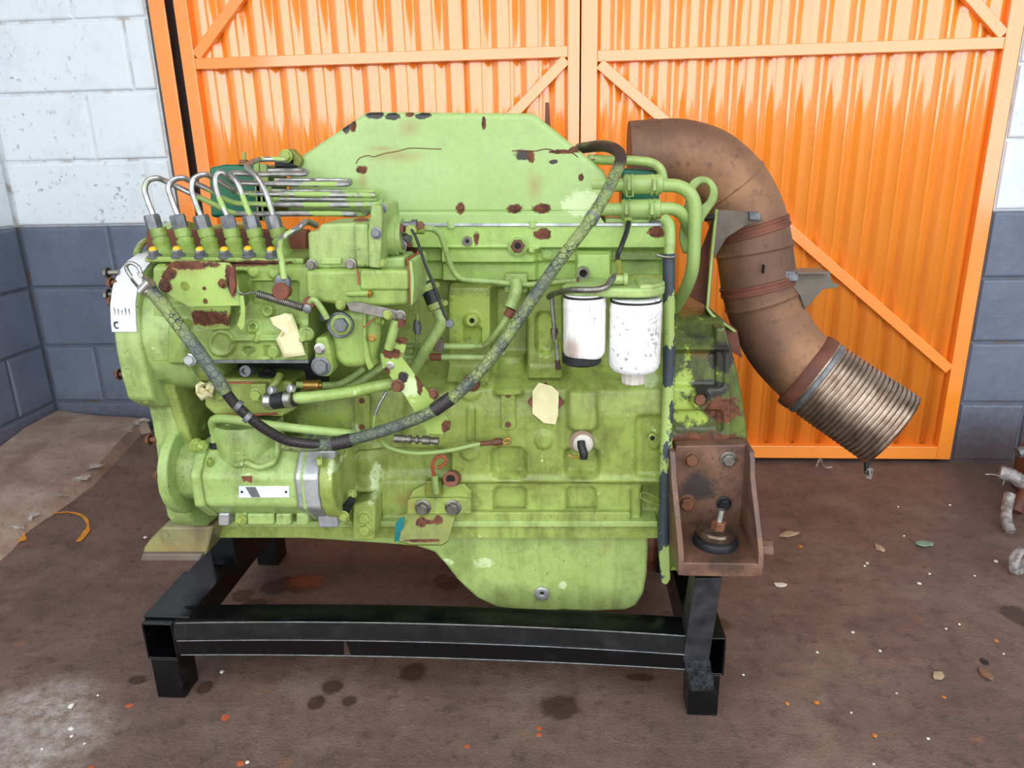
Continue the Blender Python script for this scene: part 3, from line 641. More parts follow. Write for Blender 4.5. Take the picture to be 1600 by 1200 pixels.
MB().hexbolt(W(809, 384, 1.246), TOCAM, .012, .010, False).build('hex_fitting', 'rustbolt', pl); lathe('bore', (809, 384, 1.2355), TOCAM, [(-1, 5), (.4, 5)], 'dark', pl)
pl = lathe('socket_plug', (730, 377, 1.249), TOCAM, [(-1, 8), (3, 7.5), (3, 5), (2, 4), (2, 0)], 'steel', head); lathe('bore', (730, 377, 1.2462), TOCAM, [(-1, 3), (.3, 3)], 'dark', pl)
for bx, by in ((705, 352), (832, 351)): lathe('cover_bolt', (bx, by, 1.252), (0, 0, 1), [(-4, 7), (4, 7), (6, 5), (6, 0)], 'cover', head)

# ---- tall intake cover
cov = prism('intake_cover', [(452, 268), (462, 248), (510, 216), (566, 178), (575, 174.5), (829, 176.5), (838, 180), (880, 214), (926, 252), (944, 268), (952, 288), (948, 308), (932, 336), (444, 336)], 1.262, 1.50, 'cover', ENG, .011, 4)
prism('cover_flange', [(590, 333), (934, 333), (946, 350), (590, 351)], 1.250, 1.50, 'cover', cov, .003)
MB().tube(spline([W(592, 333, 1.2545), W(760, 332.5, 1.2545), W(930, 332, 1.2545)]), .0022, 8).build('flange_bead', 'cover', cov)
tube('paint_crack', [(556, 256, 1.2617), (562, 247, 1.2617), (576, 243, 1.2617), (584, 245, 1.2617), (600, 240, 1.2617), (622, 236, 1.2617), (640, 231.5, 1.2617), (664, 232, 1.2617), (690, 233, 1.2617)], .7, 'rust', cov)
tube('paint_crack', [(800, 236, 1.2617), (812, 235, 1.2617), (836, 236, 1.2617), (850, 233, 1.2617), (862, 234, 1.2617), (870, 239, 1.2617), (880, 235, 1.2617), (896, 240, 1.2617), (903, 246, 1.2617)], .8, 'rust', cov)
prism('rusty_bar', [(852, 160), (858, 160), (860, 200), (851, 200)], 1.46, 1.47, 'rust', ENG, .001)

# ---- gear housing at the front end of the engine (its outline lies in the Y-Z plane)
XG = -.700
def yz(px, py, X=XG):
    d = ray(px, py); p = CC+d*(X/d.x); return (p.y, p.z)
prof = [yz(*q) for q in [(262, 380), (240, 385), (220, 394), (200, 408), (186, 425), (177, 448), (173, 475), (174, 505), (179, 545), (188, 590), (198, 624)]]
prof += [yz(214, 633), yz(230, 636), yz(236, 660), yz(245, 720), yz(254, 780), yz(260, 808), yz(268, 819), yz(290, 822)]
y_, z_ = prof[-1]; prof += [(1.30, z_-.01), (1.58, z_), (1.60, .60), (1.56, .86), (1.34, prof[0][1]+.02)]
gh = yzprism('gear_housing', prof, XG, XG+.044, 'green', ENG, .007, 3)
yzprism('housing_web', [(1.13, .80), (1.09, .76), (1.09, .62), (1.14, .44), (1.30, .40), (1.45, .42), (1.45, .84), (1.2, .84)], XG+.04, XG+.060, 'block', gh, .006)
# bright data plate wrapped round the rim
pr = [yz(*q, XG) for q in [(216, 397), (200, 408), (186, 425), (177, 448), (173, 475), (174, 505), (175.5, 519)]]
mb = MB(); k = len(pr)
vs = []
for X_ in (XG+.001, XG+.041):
    for off in (.0024, .0008):
        vs += [Vector((X_, y-off, z+off*.4)) for y, z in pr]
mb.add(vs, [(i, i+1, 2*k+i+1, 2*k+i) for i in range(k-1)]+[(k+i, 3*k+i, 3*k+i+1, k+i+1) for i in range(k-1)]+[(i, k+i, k+i+1, i+1) for i in range(k-1)]+[(2*k+i, 2*k+i+1, 3*k+i+1, 3*k+i) for i in range(k-1)]+[(0, 2*k, 3*k, k), (k-1, 2*k-1, 4*k-1, 3*k-1)])
dpl = mb.build('data_plate', 'labelw', gh)
ya, za = yz(175, 508); yb, zb = yz(174, 488)
MB().tube([Vector((XG+.010+.0035*math.cos(a), ya-.0042, za+.001+.005*math.sin(a))) for a in np.linspace(.7, 5.4, 14)], .0012, 6).build('logo_mark', 'ink', dpl)
for i in range(5): MB().box((XG+.008+.0058*i, yb-.0046, zb-.010+.003*(i % 2)), (XG+.0085+.0058*i, yb-.0030, zb+.008-.002*(i % 3))).build('print_line', 'zinc', dpl)
for (bx, by, mt, L) in ((176, 426, 'steel', 24), (176, 460, 'steel', 22), (174, 442, 'rustbolt', 9), (174, 471, 'rustbolt', 8), (186, 585, 'rustbolt', 9), (236, 687, 'rustbolt', 12), (246, 742, 'rustbolt', 5)):
    Yq = yz(bx, by)[0]+.010; p = Vector((XG, Yq, W(bx, by, Yq).z)); kk = ppm(bx, by, Yq); b_ = MB()
    b_.lathe(p, (-1, 0, 0), [(-.004, 4.5/kk), (L*.7/kk, 4.5/kk)], 14); b_.hexbolt(p+Vector((-L*.55/kk, 0, 0)), (-1, 0, 0), 7/kk, 7/kk, True); b_.build('bolt', mt, gh)
yq, zq = yz(228, 640); MB().lathe(Vector((XG+.024, yz(207, 628)[0]-.001, yz(207, 622)[1])), TOCAM, [(-.002, .007), (.002, .007)], 18).build('lug_bolt', 'boltg', gh)
# round pulley guard disc peeping over the top
MB().lathe(Vector((-.705, 1.30, .745)), (-1, 0, 0), [(-.01, .135), (.012, .135), (.016, .125), (.016, .02)], 40).build('cover_disc', 'green_rusty', gh)
tube('breather_tube', [(213, 398, 1.17), (217, 388, 1.19), (226, 378, 1.22), (245, 374, 1.25)], 5, 'green', gh)
# flange ring and web where the pump enters the housing
yc, zc = 1.155, .715
MB().lathe(Vector((XG+.10, yc, zc)), (1, 0, 0), [(-.06, .103), (0, .103), (.006, .098), (.006, .086)], 48).build('pump_flange_ring', 'green', gh)
MB().lathe(Vector((XG+.10, yc, zc)), (1, 0, 0), [(0, .088), (.03, .084), (.036, .078), (.036, 0)], 40).build('pump_adapter', 'pump', gh)
# front foot
M['dusty'] = paint('dusty_foot', (150, 158, 100), (128, 112, 90), PALE, .1, .1, .6, [(270, 862, 60, 22, 'stain'), (250, 870, 40, 12, 'stain')], grimecol=(96, 80, 62), Yb=1.16)
ft = prism('front_support', [(252, 824), (334, 822), (322, 866), (314, 873), (222, 873), (223, 858), (232, 845)], 1.16, 1.33, 'dusty', ENG, .006)
prism('support_base', [(221, 866), (316, 866), (311, 877), (219, 877)], 1.150, 1.34, 'darksteel', ft, .003)

# ---- fuel injection pump
pump = relief('injection_pump', 240, 482, 414, 566, 1.06, 1.20, [(414, -.012), (419, 0), (500, 0), (516, .004), (562, .004), (566, 0)],
    [('b', 392, 466, 440, 474, -.010, 4, 5), ('b', 256, 386, 425, 474, -.010, 5, 5), ('c', 420, 484, 10, .008, 3), ('c', 420, 484, 4, -.006, 2), ('c', 397, 510, 9, .005, 3), ('c', 397, 510, 4, -.008, 2),
     ('c', 350, 534, 21, .007, 3), ('c', 350, 534, 15, -.003, 3), ('b', 382, 398, 542, 552, -.01, 3, 5), ('b', 414, 442, 540, 560, -.005, 3, 4), ('c', 428, 550, 10, .006, 3),
     ('b', 366, 480, 526, 532, .005, 3, 2), ('c', 397, 424, 9, .006, 5), ('c', 430, 426, 9, .006, 5), ('c', 466, 510, 8, .005, 2), ('c', 466, 510, 4, -.008, 2), ('b', 402, 408, 518, 534, .006, 4, 3),
     ('c', 480, 521, 11, .008, 3), ('b', 268, 300, 500, 570, .012, 10, 10)], 'pump', step=2)
dk = [W(225, 410, 1.07), W(474, 413, 1.07), W(474, 404, 1.07), W(225, 401, 1.07)]
deck = MB().prism(dk, [Vector((p.x, 1.20, p.z)) for p in dk]).build('pump_deck', 'pump', pump, .003)
rect('rear_rail', 228, 478, 360, 402, 1.185, 1.21, 'rust', pump, .003)
rect('mesh_cap', 341, 360, 526, 541, 1.056, 1.06, 'pump', pump, .002)
VT = [(240, 335), (278, 335), (314, 336), (355, 336), (391, 336), (427, 336)]
VB = [(243, 359), (283, 359), (320, 359), (360, 359), (396, 359), (431, 359)]
VH = [(257, 393), (295, 393), (332, 393), (370, 393), (406, 393), (443, 393)]
YN = [(240, 398), (277, 397), (313, 398), (351, 398), (388, 397), (424, 398)]
for i in range(6):
    t, b, h = W(*VT[i], 1.125), W(*VB[i], 1.125), W(*VH[i], 1.125); k = ppm(*VB[i], 1.125); ax = (t-h).normalized()
    o = MB(); Lh = (b-h).length; o.lathe(h-ax*.006, ax, [(0, 15/k), (6/k, 15/k), (7/k, 12.5/k), (Lh*.55, 12.5/k), (Lh*.6, 13.5/k), (Lh*.72, 13.5/k), (Lh*.75, 11/k), (Lh*.85, 11/k), (Lh*.87, 12.6/k), (Lh+.008, 12.6/k)], 24)
    vh = o.build('delivery_valve', 'pump', pump)
    o = MB(); Ln = (t-b).length; e = ax.orthogonal().normalized(); g_ = ax.cross(e); rr = random.random()
    Rg = lambda tt, q: [b+ax*tt+(e*math.cos(rr+math.pi*j/3)+g_*math.sin(rr+math.pi*j/3))*q for j in range(6)]
    o.loft([Rg(.001, 12.2/k), Rg(Ln*.86, 12.6/k), Rg(Ln, 11/k), Rg(Ln, 7/k), Rg(Ln*.7, 7/k)])
    o.build('union_nut', 'zinc', pump, .0008)
    p = W(YN[i][0], YN[i][1]-6, 1.078); kk = ppm(*YN[i], 1.085)
    bb = MB().hexbolt(p-Vector((0, 0, 9/kk)), (.0, -.25, 1), 8.5/kk, 11/kk, True).build('clamp_nut', 'zinc', pump)
    MB().lathe(p+Vector((0, -.001, 1.5/kk)), (.0, -.25, 1), [(0, 6.5/kk), (2.5/kk, 6/kk), (4.5/kk, 4/kk), (4.6/kk, 0)], 12).build('paint_seal', 'yellow', pump)
    lathe('valve_flange', (VH[i][0]-4, VH[i][1]+6, 1.105), (0, 0, 1), [(-7, 20), (-1, 20), (0, 18), (0, 0)], 'pump', pump)
# fuel lines
LN = [
 [(240, 337, 1.125), (231, 314, 1.128), (226, 296, 1.13), (231, 283, 1.135), (245, 278.5, 1.14), (261, 284, 1.15), (298, 302, 1.16), (336, 320, 1.17), (358, 331, 1.18), (385, 334.5, 1.19), (450, 334, 1.20), (520, 334, 1.205), (556, 335, 1.21), (572, 334, 1.235), (566, 329, 1.25)],
 [(278, 337, 1.125), (267, 308, 1.128), (263, 293, 1.13), (270, 282, 1.135), (285, 278, 1.14), (300, 284, 1.15), (334, 300, 1.165), (358, 314, 1.18), (382, 318.5, 1.19), (470, 320, 1.20), (572, 320, 1.205), (590, 318.5, 1.212), (592, 315, 1.228), (580, 313.5, 1.235), (420, 312, 1.238)],
 [(314, 338, 1.125), (303, 309, 1.128), (299.5, 292, 1.13), (304, 279, 1.135), (319, 272.5, 1.14), (333, 278, 1.15), (360, 294, 1.165), (380, 302, 1.18), (470, 303.5, 1.195), (570, 305, 1.205), (586, 304.5, 1.212), (588, 301.5, 1.228), (575, 300.5, 1.235), (420, 299, 1.238)],
 [(355, 338, 1.125), (341, 305, 1.128), (336.5, 284, 1.13), (339, 273, 1.135), (347, 270, 1.14), (361, 282, 1.15), (378, 286, 1.165), (450, 287.5, 1.19), (530, 288, 1.205), (545, 286.5, 1.212), (546, 283.5, 1.228), (535, 282.5, 1.235), (430, 282, 1.238)],
 [(391, 338, 1.125), (379, 306, 1.128), (370, 284, 1.13), (360, 273, 1.14), (372, 271, 1.15), (400, 272.5, 1.165), (440, 271.5, 1.19), (470, 272, 1.205), (478, 270.5, 1.212), (478, 267.5, 1.228), (465, 266.5, 1.235), (420, 267, 1.238)],
 [(427, 338, 1.125), (414, 298, 1.128), (402, 277, 1.135), (386, 262, 1.15), (390, 256, 1.17), (400, 251, 1.19), (412, 249, 1.205), (445, 249, 1.22)]]
for L in LN: tube('fuel_line', L, 4.3, 'line', ENG, 5, 10)
# dark green housing behind the lines
dg = prism('dark_green_box', [(325, 262), (350, 257), (420, 258), (424, 340), (328, 340)], 1.245, 1.33, 'darkgreen', ENG, .006)
bolt(382, 256, 1.25, 7, 'rustbolt', dg, (0, 0, 1), 6); cyl('stud', (382, 256, 1.255), (381, 238, 1.255), 3, 3, 'boltg', dg)
for a, b, c_ in ((395, 404, 254), (405, 416, 256), (398, 422, 286)):
    prism('line_clip', [(a, c_), (b, c_), (b+8, 345), (a+6, 345)], 1.232, 1.24, 'green', ENG, .002)
blkc = rect('black_connector', 428, 462, 246, 263, 1.25, 1.29, 'rubber', ENG, .004)
bolt(447, 244, 1.245, 8, 'boltg', blkc); prism('connector_bracket', [(436, 236), (456, 232), (472, 250), (468, 262), (452, 256)], 1.25, 1.27, 'olive', blkc, .003)
# rusty flaking bracket plate on the pump
bp = prism('pump_bracket', [(268, 407), (300, 408), (357, 411), (366, 420), (377, 478), (296, 480), (270, 466), (248, 448), (250, 434)], 1.028, 1.033, 'rustplate', pump, .0012)
fr = [W(296, 480, 1.03), W(360, 478, 1.03), W(359, 514, 1.05), W(322, 516, 1.05), W(303, 508, 1.05)]
MB().prism(fr, [p+Vector((0, .004, .001)) for p in fr]).build('bracket_return', 'rustplate', pump, .001)
bolt(258, 447, 1.028, 8, 'rustbolt', pump); bolt(348, 443, 1.026, 6, 'rustbolt', pump, (-.5, -1, 0))
prism('bracket_ear', [(358, 420), (365, 414), (368, 445), (364, 462), (358, 458)], 1.018, 1.024, 'rust', pump, .001)
MB().lathe(W(289, 447, 1.0279), TOCAM, [(0, .007), (.0004, .007)], 18).build('slot', 'block', pump)
prism('hanging_strap', [(374, 462), (380, 462), (383, 485), (382, 510), (377, 517), (370, 508), (376, 488)], 1.024, 1.027, 'rustplate', pump, .0008)
# return spring
A, B = W(402, 459, 1.035), W(474, 481, 1.035); ax = (B-A).normalized(); e = ax.orthogonal().normalized(); g_ = ax.cross(e)
MB().tube([A+ax*((B-A).length*i/330)+(e*math.cos(i*.5)+g_*math.sin(i*.5))*.0050 for i in range(331)], .0012, 6).build('return_spring', 'steel', pump)
tube('spring_hook', [(372, 455, 1.024), (382, 460, 1.026), (392, 457, 1.03), (402, 459, 1.035)], 1.6, 'steel', pump)
# banjo and leak-off pipe
tube('return_pipe', [(444, 436, 1.035), (441, 412, 1.04), (437, 388, 1.06), (441, 373, 1.08), (456, 362, 1.09), (466, 357, 1.10), (474, 349, 1.11), (482, 347, 1.13), (494, 352, 1.15)], 5, 'line', pump)
lathe('banjo', (444, 440, 1.045), TOCAM, [(0, 12), (10, 12), (11, 10), (11, 0)], 'zinc', pump); lathe('banjo_cap', (444, 453, 1.046), TOCAM, [(0, 13), (16, 13.5), (18, 12), (18, 0)], 'rust', pump)
# crumpled masking tape on the pump
def crumple(name, pts, Y, mat, par, amp=.006, t=.0008):
    c = (sum(p[0] for p in pts)/len(pts), sum(p[1] for p in pts)/len(pts)); mb = MB(); rings = []
    for s_ in (1, .66, .33): rings.append([W(c[0]+(x-c[0])*s_+random.uniform(-1, 1), c[1]+(y-c[1])*s_+random.uniform(-1, 1), Y-random.uniform(0, amp)) for x, y in pts])
    n_ = len(pts); vs = [p for r in rings for p in r]+[W(*c, Y-amp)]
    fs = [(i*n_+j, i*n_+(j+1) % n_, (i+1)*n_+(j+1) % n_, (i+1)*n_+j) for i in range(2) for j in range(n_)]+[(2*n_+j, 2*n_+(j+1) % n_, 3*n_) for j in range(n_)]
    o = mb.add(vs, fs).build(name, mat, par, ang=20); s2 = o.modifiers.new('thickness', 'SOLIDIFY'); s2.thickness = t; return o
crumple('masking_tape', [(421, 497), (436, 492), (446, 488), (456, 490), (463, 508), (470, 528), (477, 555), (462, 557), (444, 560), (438, 545), (432, 530), (440, 518), (428, 508)], 1.05, 'paper', pump)
crumple('masking_tape', [(305, 602), (312, 596), (320, 600), (326, 595), (336, 602), (332, 615), (337, 624), (327, 620), (314, 626), (306, 615)], 1.09, 'paper', pump, .02)
# ---- governor
gov = prism('governor_body', [(475, 422), (634, 419), (640, 440), (638, 478), (560, 482), (478, 470)], 1.052, 1.19, 'pump', ENG, .008, 3)
up = prism('governor_top', [(480, 362), (496, 360), (500, 350), (548, 348), (580, 352), (584, 405), (566, 420), (482, 420)], 1.066, 1.17, 'green', gov, .012, 4)
rect('top_cover_rib', 500, 534, 402, 414, 1.062, 1.07, 'green', gov, .003)
bolt(487, 414, 1.062, 7, 'steel', gov); bolt(548, 413, 1.062, 7, 'steel', gov)
lathe('filler_plug', (564, 345, 1.10), (0, -.25, 1), [(-60, 14), (-3, 13), (-2, 12), (1, 12), (2, 8), (0, 5), (0, 0)], 'rustbolt', gov)
prism('plug_tower', [(551, 349), (576, 349), (580, 418), (556, 418)], 1.055, 1.12, 'green', gov, .005)
prism('cover_plate', [(580, 319), (596, 321), (598, 344), (594, 420), (576, 418), (575, 360)], 1.047, 1.16, 'green', gov, .003)
bolt(597, 326, 1.06, 6, 'zinc', gov); bolt(588, 364, 1.046, 7, 'zinc', gov); bolt(597, 412, 1.05, 5, 'boltg', gov)
p0 = W(594, 369, 1.11); MB().lathe(p0, (1, 0, 0), [(0, .036), (.012, .036), (.013, .031), (.028, .031), (.030, .027), (.036, .027), (.036, 0)], 36).build('aneroid_capsule', 'green', gov)
rect('seam_step', 560, 640, 421, 455, 1.048, 1.10, 'pump', gov, .006)
prism('sealant', [(557, 421), (560, 421), (563, 446), (559, 444)], 1.0470, 1.049, 'redseal', gov, .0004)
prism('end_gasket', [(635, 404), (636.5, 404), (641, 430), (640.5, 474), (639, 474), (639, 430)], 1.044, 1.16, 'redseal', gov, .0008)
prism('end_plate', [(638, 406), (644, 410), (647, 440), (645, 476), (641, 478)], 1.046, 1.16, 'green', gov, .002)
prism('upper_bulge', [(596, 404), (632, 401), (634, 421), (600, 421)], 1.075, 1.15, 'green', gov, .005)
lathe('rib_boss', (548, 459, 1.05), (1, 0, 0), [(-6, 4), (-2, 5), (24, 5), (30, 6), (32, 5)], 'pump', gov); bolt(577, 459, 1.044, 5, 'brass', gov, (1, -.2, 0))
prism('lever_bar', [(541, 474), (560, 472), (632, 488), (634, 500), (600, 497), (546, 486)], 1.036, 1.041, 'steel', gov, .001)
bolt(606, 492, 1.036, 6, 'boltg', gov); bolt(626, 492, 1.036, 6, 'steel', gov); bolt(532, 477, 1.038, 6, 'boltg', gov)
low = prism('governor_drum', [(512, 505), (530, 486), (590, 486), (592, 525), (586, 560), (570, 576), (535, 578), (518, 560)], 1.062, 1.17, 'pump', gov, .014, 4)
lathe('drum_ring', (533, 507, 1.06), TOCAM, [(0, 20.5), (7, 20.5), (8, 19), (7, 17), (7, 0)], 'zinc', gov)
lathe('drum_cap', (533, 507, 1.052), TOCAM, [(0, 16.5), (3, 16.5), (4, 15), (4, 0)], 'pump', gov)
bolt(534, 507, 1.048, 11.5, 'zinc', gov, washer=False)
prism('drum_flange', [(566, 488), (572, 487), (572, 528), (578, 560), (584, 574), (576, 580), (570, 566), (566, 530)], 1.054, 1.10, 'pump', gov, .002)
prism('sealant', [(567, 510), (590, 494), (590, 496), (568, 513)], 1.053, 1.056, 'redseal', gov, .0003)
bolt(582, 528, 1.054, 5, 'brass', gov); bolt(590, 500, 1.054, 6, 'boltg', gov, (1, 0, 0)); bolt(597, 503, 1.054, 4, 'boltg', gov, (1, 0, 0))
arm = prism('mounting_arm', [(492, 528), (510, 526), (516, 545), (520, 575), (514, 590), (496, 588), (490, 565)], 1.046, 1.09, 'pump', gov, .005)
bolt(500, 545, 1.046, 7, 'bright', gov); bolt(502, 572, 1.046, 12, 'zinc', gov, h=10)
lathe('arm_boss', (481, 521, 1.052), TOCAM, [(0, 11), (4, 11), (5, 9), (3, 7), (3, 0)], 'pump', gov)
tube('control_link', [(484, 472, 1.04), (490, 468, 1.038), (498, 476, 1.04), (506, 488, 1.042), (511, 497, 1.045)], 5, 'green', gov)
lathe('link_joint', (482, 481, 1.04), TOCAM, [(0, 7), (8, 7), (9, 5)], 'zinc', gov); lathe('link_joint', (484, 472, 1.042), TOCAM, [(0, 9), (6, 9)], 'rust', gov)
lathe('link_joint', (507, 494, 1.05), TOCAM, [(0, 6), (8, 6)], 'rubber', gov)

# ---- lubricating pump cluster between injection pump and compressor
lub = prism('lube_housing', [(320, 600), (330, 590), (400, 592), (455, 596), (462, 640), (440, 652), (335, 650), (318, 635)], 1.10, 1.22, 'block', ENG, .006)
rect('cavity_shade', 330, 505, 560, 604, 1.165, 1.2, 'dark', lub, .002); rect('pump_sole', 300, 482, 563, 568, 1.052, 1.2, 'zinc', pump, .001)  # first box is solid and dark, painting the shade beneath the pump
rect('gasket', 345, 418, 596.5, 599.5, 1.098, 1.2, 'redseal', lub, .0004)
bolt(345, 617, 1.10, 8, 'boltg', lub); rect('bolt_pad', 390, 416, 600, 630, 1.086, 1.1, 'block', lub, .003); bolt(401, 617, 1.086, 9, 'boltg', lub)
lathe('fitting', (388, 580, 1.12), (0, -1, .3), [(-10, 9), (12, 9), (12, 5), (8, 5), (8, 0)], 'zinc', lub)
lathe('rubber_bush', (417, 583, 1.12), (0, -.5, 1), [(-6, 13), (0, 13), (2, 10), (2, 6), (-2, 5)], 'rubber', lub)
tube('small_elbow', [(438, 585, 1.10), (432, 596, 1.09), (426, 604, 1.085), (424, 614, 1.08)], 6, 'block', lub)
lathe('drive_disc', (330, 572, 1.11), (1, 0, 0), [(-14, 24), (0, 24), (3, 22), (3, 10)], 'block', lub); bolt(297, 562, 1.05, 8, 'alu', lub)
for (x, y, Y) in ((423, 625, 1.075), (453, 622, 1.07)):
    c = lathe('worm_clamp', (x-5, y+1, Y), (1, -.15, .06), [(0, 13), (.5, 14.5), (11, 14.5), (11.5, 13)], 'bright', ENG); lathe('clamp_screw', (x+1, y-15, Y-.004), (-.5, -1, .3), [(-5, 6.5), (3, 6.5), (4, 5), (4, 0)], 'alu', c)
cyl('rubber_sleeve', (420, 628, 1.076), (462, 622, 1.072), 13, 13, 'rubber')
tube('coolant_tube', [(458, 622.5, 1.072), (500, 619, 1.075), (550, 612, 1.085), (590, 603, 1.10), (616, 598, 1.11)], 9.5, 'greenrustpipe' if 'greenrustpipe' in M else 'green_rusty')
tube('feed_tube', [(463, 601, 1.11), (500, 602, 1.12), (530, 600, 1.14), (552, 588, 1.15), (568, 576, 1.16)], 5.5, 'green')
tube('feed_tube', [(530, 612, 1.14), (560, 598, 1.15), (590, 578, 1.17), (600, 570, 1.18)], 6, 'green')
lathe('brass_union', (484, 602, 1.116), (1, 0, 0), [(-8, 9), (16, 9), (16, 5), (20, 5)], 'brass')
cyl('union_pad', (472, 606, 1.13), (486, 607, 1.13), 9, 9, 'boltg')
# ---- air compressor (octagonal barrel along X) with aluminium clamp ring
Yc = 1.124; cz = W(430, 768, 1.06).z
def barrel(name, pxa, pxb, rad, mat, par=None, n_=8, bev=.008, rot=.3927, dy=0, dz=0, sy=1., sz=1.):
    xa = W(pxa, 752, Yc).x; xb = W(pxb, 752, Yc).x
    pts = [(Yc+dy+rad*sy*math.cos(rot+2*math.pi*i/n_), cz+dz+rad*sz*math.sin(rot+2*math.pi*i/n_)) for i in range(n_)]
    return yzprism(name, pts, xa, xb, mat, par or ENG, bev)
comp = barrel('air_compressor', 344, 486, .070, 'green', None, 8)
barrel('mount_flange', 286, 302, .078, 'green', comp, 24, .004, dz=.012); barrel('front_neck', 300, 330, .052, 'green', comp, 24, .004, dz=.01); barrel('front_flange', 330, 346, .072, 'green', comp, 8, .004)
barrel('clamp_ring', 484, 520, .0745, 'alu', comp, 8, .006); barrel('end_cover', 519, 541, .072, 'block', comp, 16, .006)
cbx = barrel('ring_groove', 493, 499, .0755, 'green', comp, 8, .003)
prism('ring_foot', [(494, 797), (527, 797), (528, 825), (498, 825)], 1.085, 1.13, 'alu', comp, .003)
rect('ring_lug', 498, 524, 704, 718, 1.075, 1.12, 'alu', comp, .003)
bolt(502, 721, 1.062, 8, 'boltg', comp, (-1, -.5, 0)); bolt(306, 696, 1.085, 9, 'boltg', comp, (1, -.6, 0)); bolt(316, 697, 1.085, 7, 'boltg', comp, (1, -.6, 0)); bolt(327, 722, 1.072, 6, 'boltg', comp, (1, -.2, 0))
bolt(328, 790, 1.085, 8, 'boltg', comp, (1, -.2, 0)); bolt(376, 812, 1.075, 8, 'boltg', comp, (1, -.6, 0)); bolt(534, 704, 1.10, 6, 'boltg', comp); bolt(537, 806, 1.09, 7, 'boltg', comp); bolt(550, 772, 1.10, 6, 'boltg', comp)
cyl('hose_tail', (550, 780, 1.09), (540, 796, 1.10), 6, 8, 'rubber', comp)
lathe('neck', (400, 748, 1.128), (0, 0, 1), [(0, 62), (10, 58), (22, 52), (60, 50), (96, 52), (100, 50), (100, 0)], 'green', comp, 40)
tube('neck_rib', [(356, 662, 1.10), (357, 690, 1.096), (359, 712, 1.085), (368, 726, 1.07), (384, 722, 1.066)], 4.5, 'green', comp); tube('neck_rib', [(434, 668, 1.09), (434, 692, 1.088), (432, 712, 1.08), (424, 724, 1.066), (404, 730, 1.064), (384, 722, 1.066)], 4.5, 'green', comp)
tube('gasket_bead', [(344, 648, 1.10), (370, 649, 1.095), (400, 648, 1.095), (430, 646, 1.10), (446, 641, 1.11)], 2, 'redseal', comp)
yfc = Yc-.070*math.cos(.3927)
lp = prism('rating_plate', [(373, 760), (451.5, 760), (452, 777.5), (373, 778)], yfc-.0016, yfc+.003, 'labelw', comp, .0004)
prism('smudge', [(383, 761), (399, 761), (407, 777), (393, 777)], yfc-.0019, yfc, 'zinc', lp, 0)
for rx_ in (378, 447): disc('rivet', rx_, 768.5, yfc-.0016, 2, 1, 'dark', lp, seg=10)
for (x0, x1, a, b) in ((340, 358, 802, 823), (366, 385, 802, 822), (385, 428, 803, 821), (430, 455, 803, 822), (462, 482, 802, 822)):
    rect('foot_lug', x0, x1, a, b, 1.078, 1.14, 'alu' if x0 == 340 else 'green', comp, .004)
prism('chip_mark', [(377, 745), (393, 745), (393.5, 755), (384, 751), (381, 754)], yfc-.0005, yfc+.002, 'rust', comp, 0)
tube('oil_feed_pipe', [(336, 692, 1.10), (334, 672, 1.095), (332, 660, 1.085), (340, 654, 1.075), (370, 656, 1.06), (420, 664, 1.05), (480, 671, 1.05), (540, 677, 1.07), (565, 682, 1.09)], 7, 'green_clean', comp)
lathe('feed_fitting', (336, 688, 1.10), (0, 0, -1), [(-18, 8), (-10, 9), (-8, 7), (4, 7), (4, 9), (12, 9)], 'rubber', comp)

# ---- wiring harness, hoses and small lines
hose = tube('wrapped_hose', [(232, 452, .985), (250, 470, .98), (282, 512, .975), (312, 552, .97), (338, 590, .97), (352, 612, .975)], 10.5, 'hose', None, 8, 14)
con = cyl('hose_connector', (236, 456, .985), (214, 432, .99), 13, 11, 'bright', hose); cyl('connector_cap', (222, 455, .98), (236, 440, .98), 9, 9, 'bright', hose)
tube('connector_wire', [(212, 440, .985), (202, 428, .985), (197, 416, .985), (204, 411, .985), (215, 416, .985), (221, 428, .985)], 3.2, 'line', hose)
MB().hexbolt(W(221, 430, .975), TOCAM, .0045, .004, False).build('clamp_bolt', 'bright', hose)
tube('braided_cable', [(345, 601, .975), (366, 630, .985), (392, 654, .995), (420, 674, 1.01), (452, 689, 1.03), (500, 695, 1.05)], 8, 'braid', hose, 8, 12)
for c_ in ((372, 634, .985), (387, 652, .99)): lathe('cable_band', c_, (.72, .1, -.65), [(-4, 9), (-3.5, 9.6), (4, 9.6), (4.5, 9)], 'zinc', hose)
tube('harness', [(440, 694, 1.035), (470, 697, 1.045), (520, 693, 1.055), (575, 680, 1.06), (630, 662, 1.06), (680, 640, 1.06), (725, 606, 1.065), (775, 550, 1.08), (830, 470, 1.10), (880, 400, 1.12), (918, 350, 1.14), (944, 308, 1.17), (960, 275, 1.20), (970, 248, 1.23), (962, 234, 1.27), (940, 228, 1.32), (905, 232, 1.40)], 9.8, 'hose', None, 8, 14)
for (a, b) in (((928, 335, 1.15), (921, 347, 1.145)), ((705, 622, 1.062), (678, 641, 1.06)), ((520, 693.5, 1.055), (548, 688, 1.058))):
    cyl('tape_wrap', a, b, 11.2, 11.2, 'zinc' if a[0] == 928 else 'braid')
tube('steel_pipe', [(660, 357, 1.16), (676, 358, 1.17), (687, 366, 1.18), (695, 386, 1.19), (703, 412, 1.20), (713, 430, 1.205), (728, 437, 1.21), (770, 440, 1.215), (815, 445, 1.22), (860, 442, 1.225), (900, 438.5, 1.23)], 4.6, 'green')
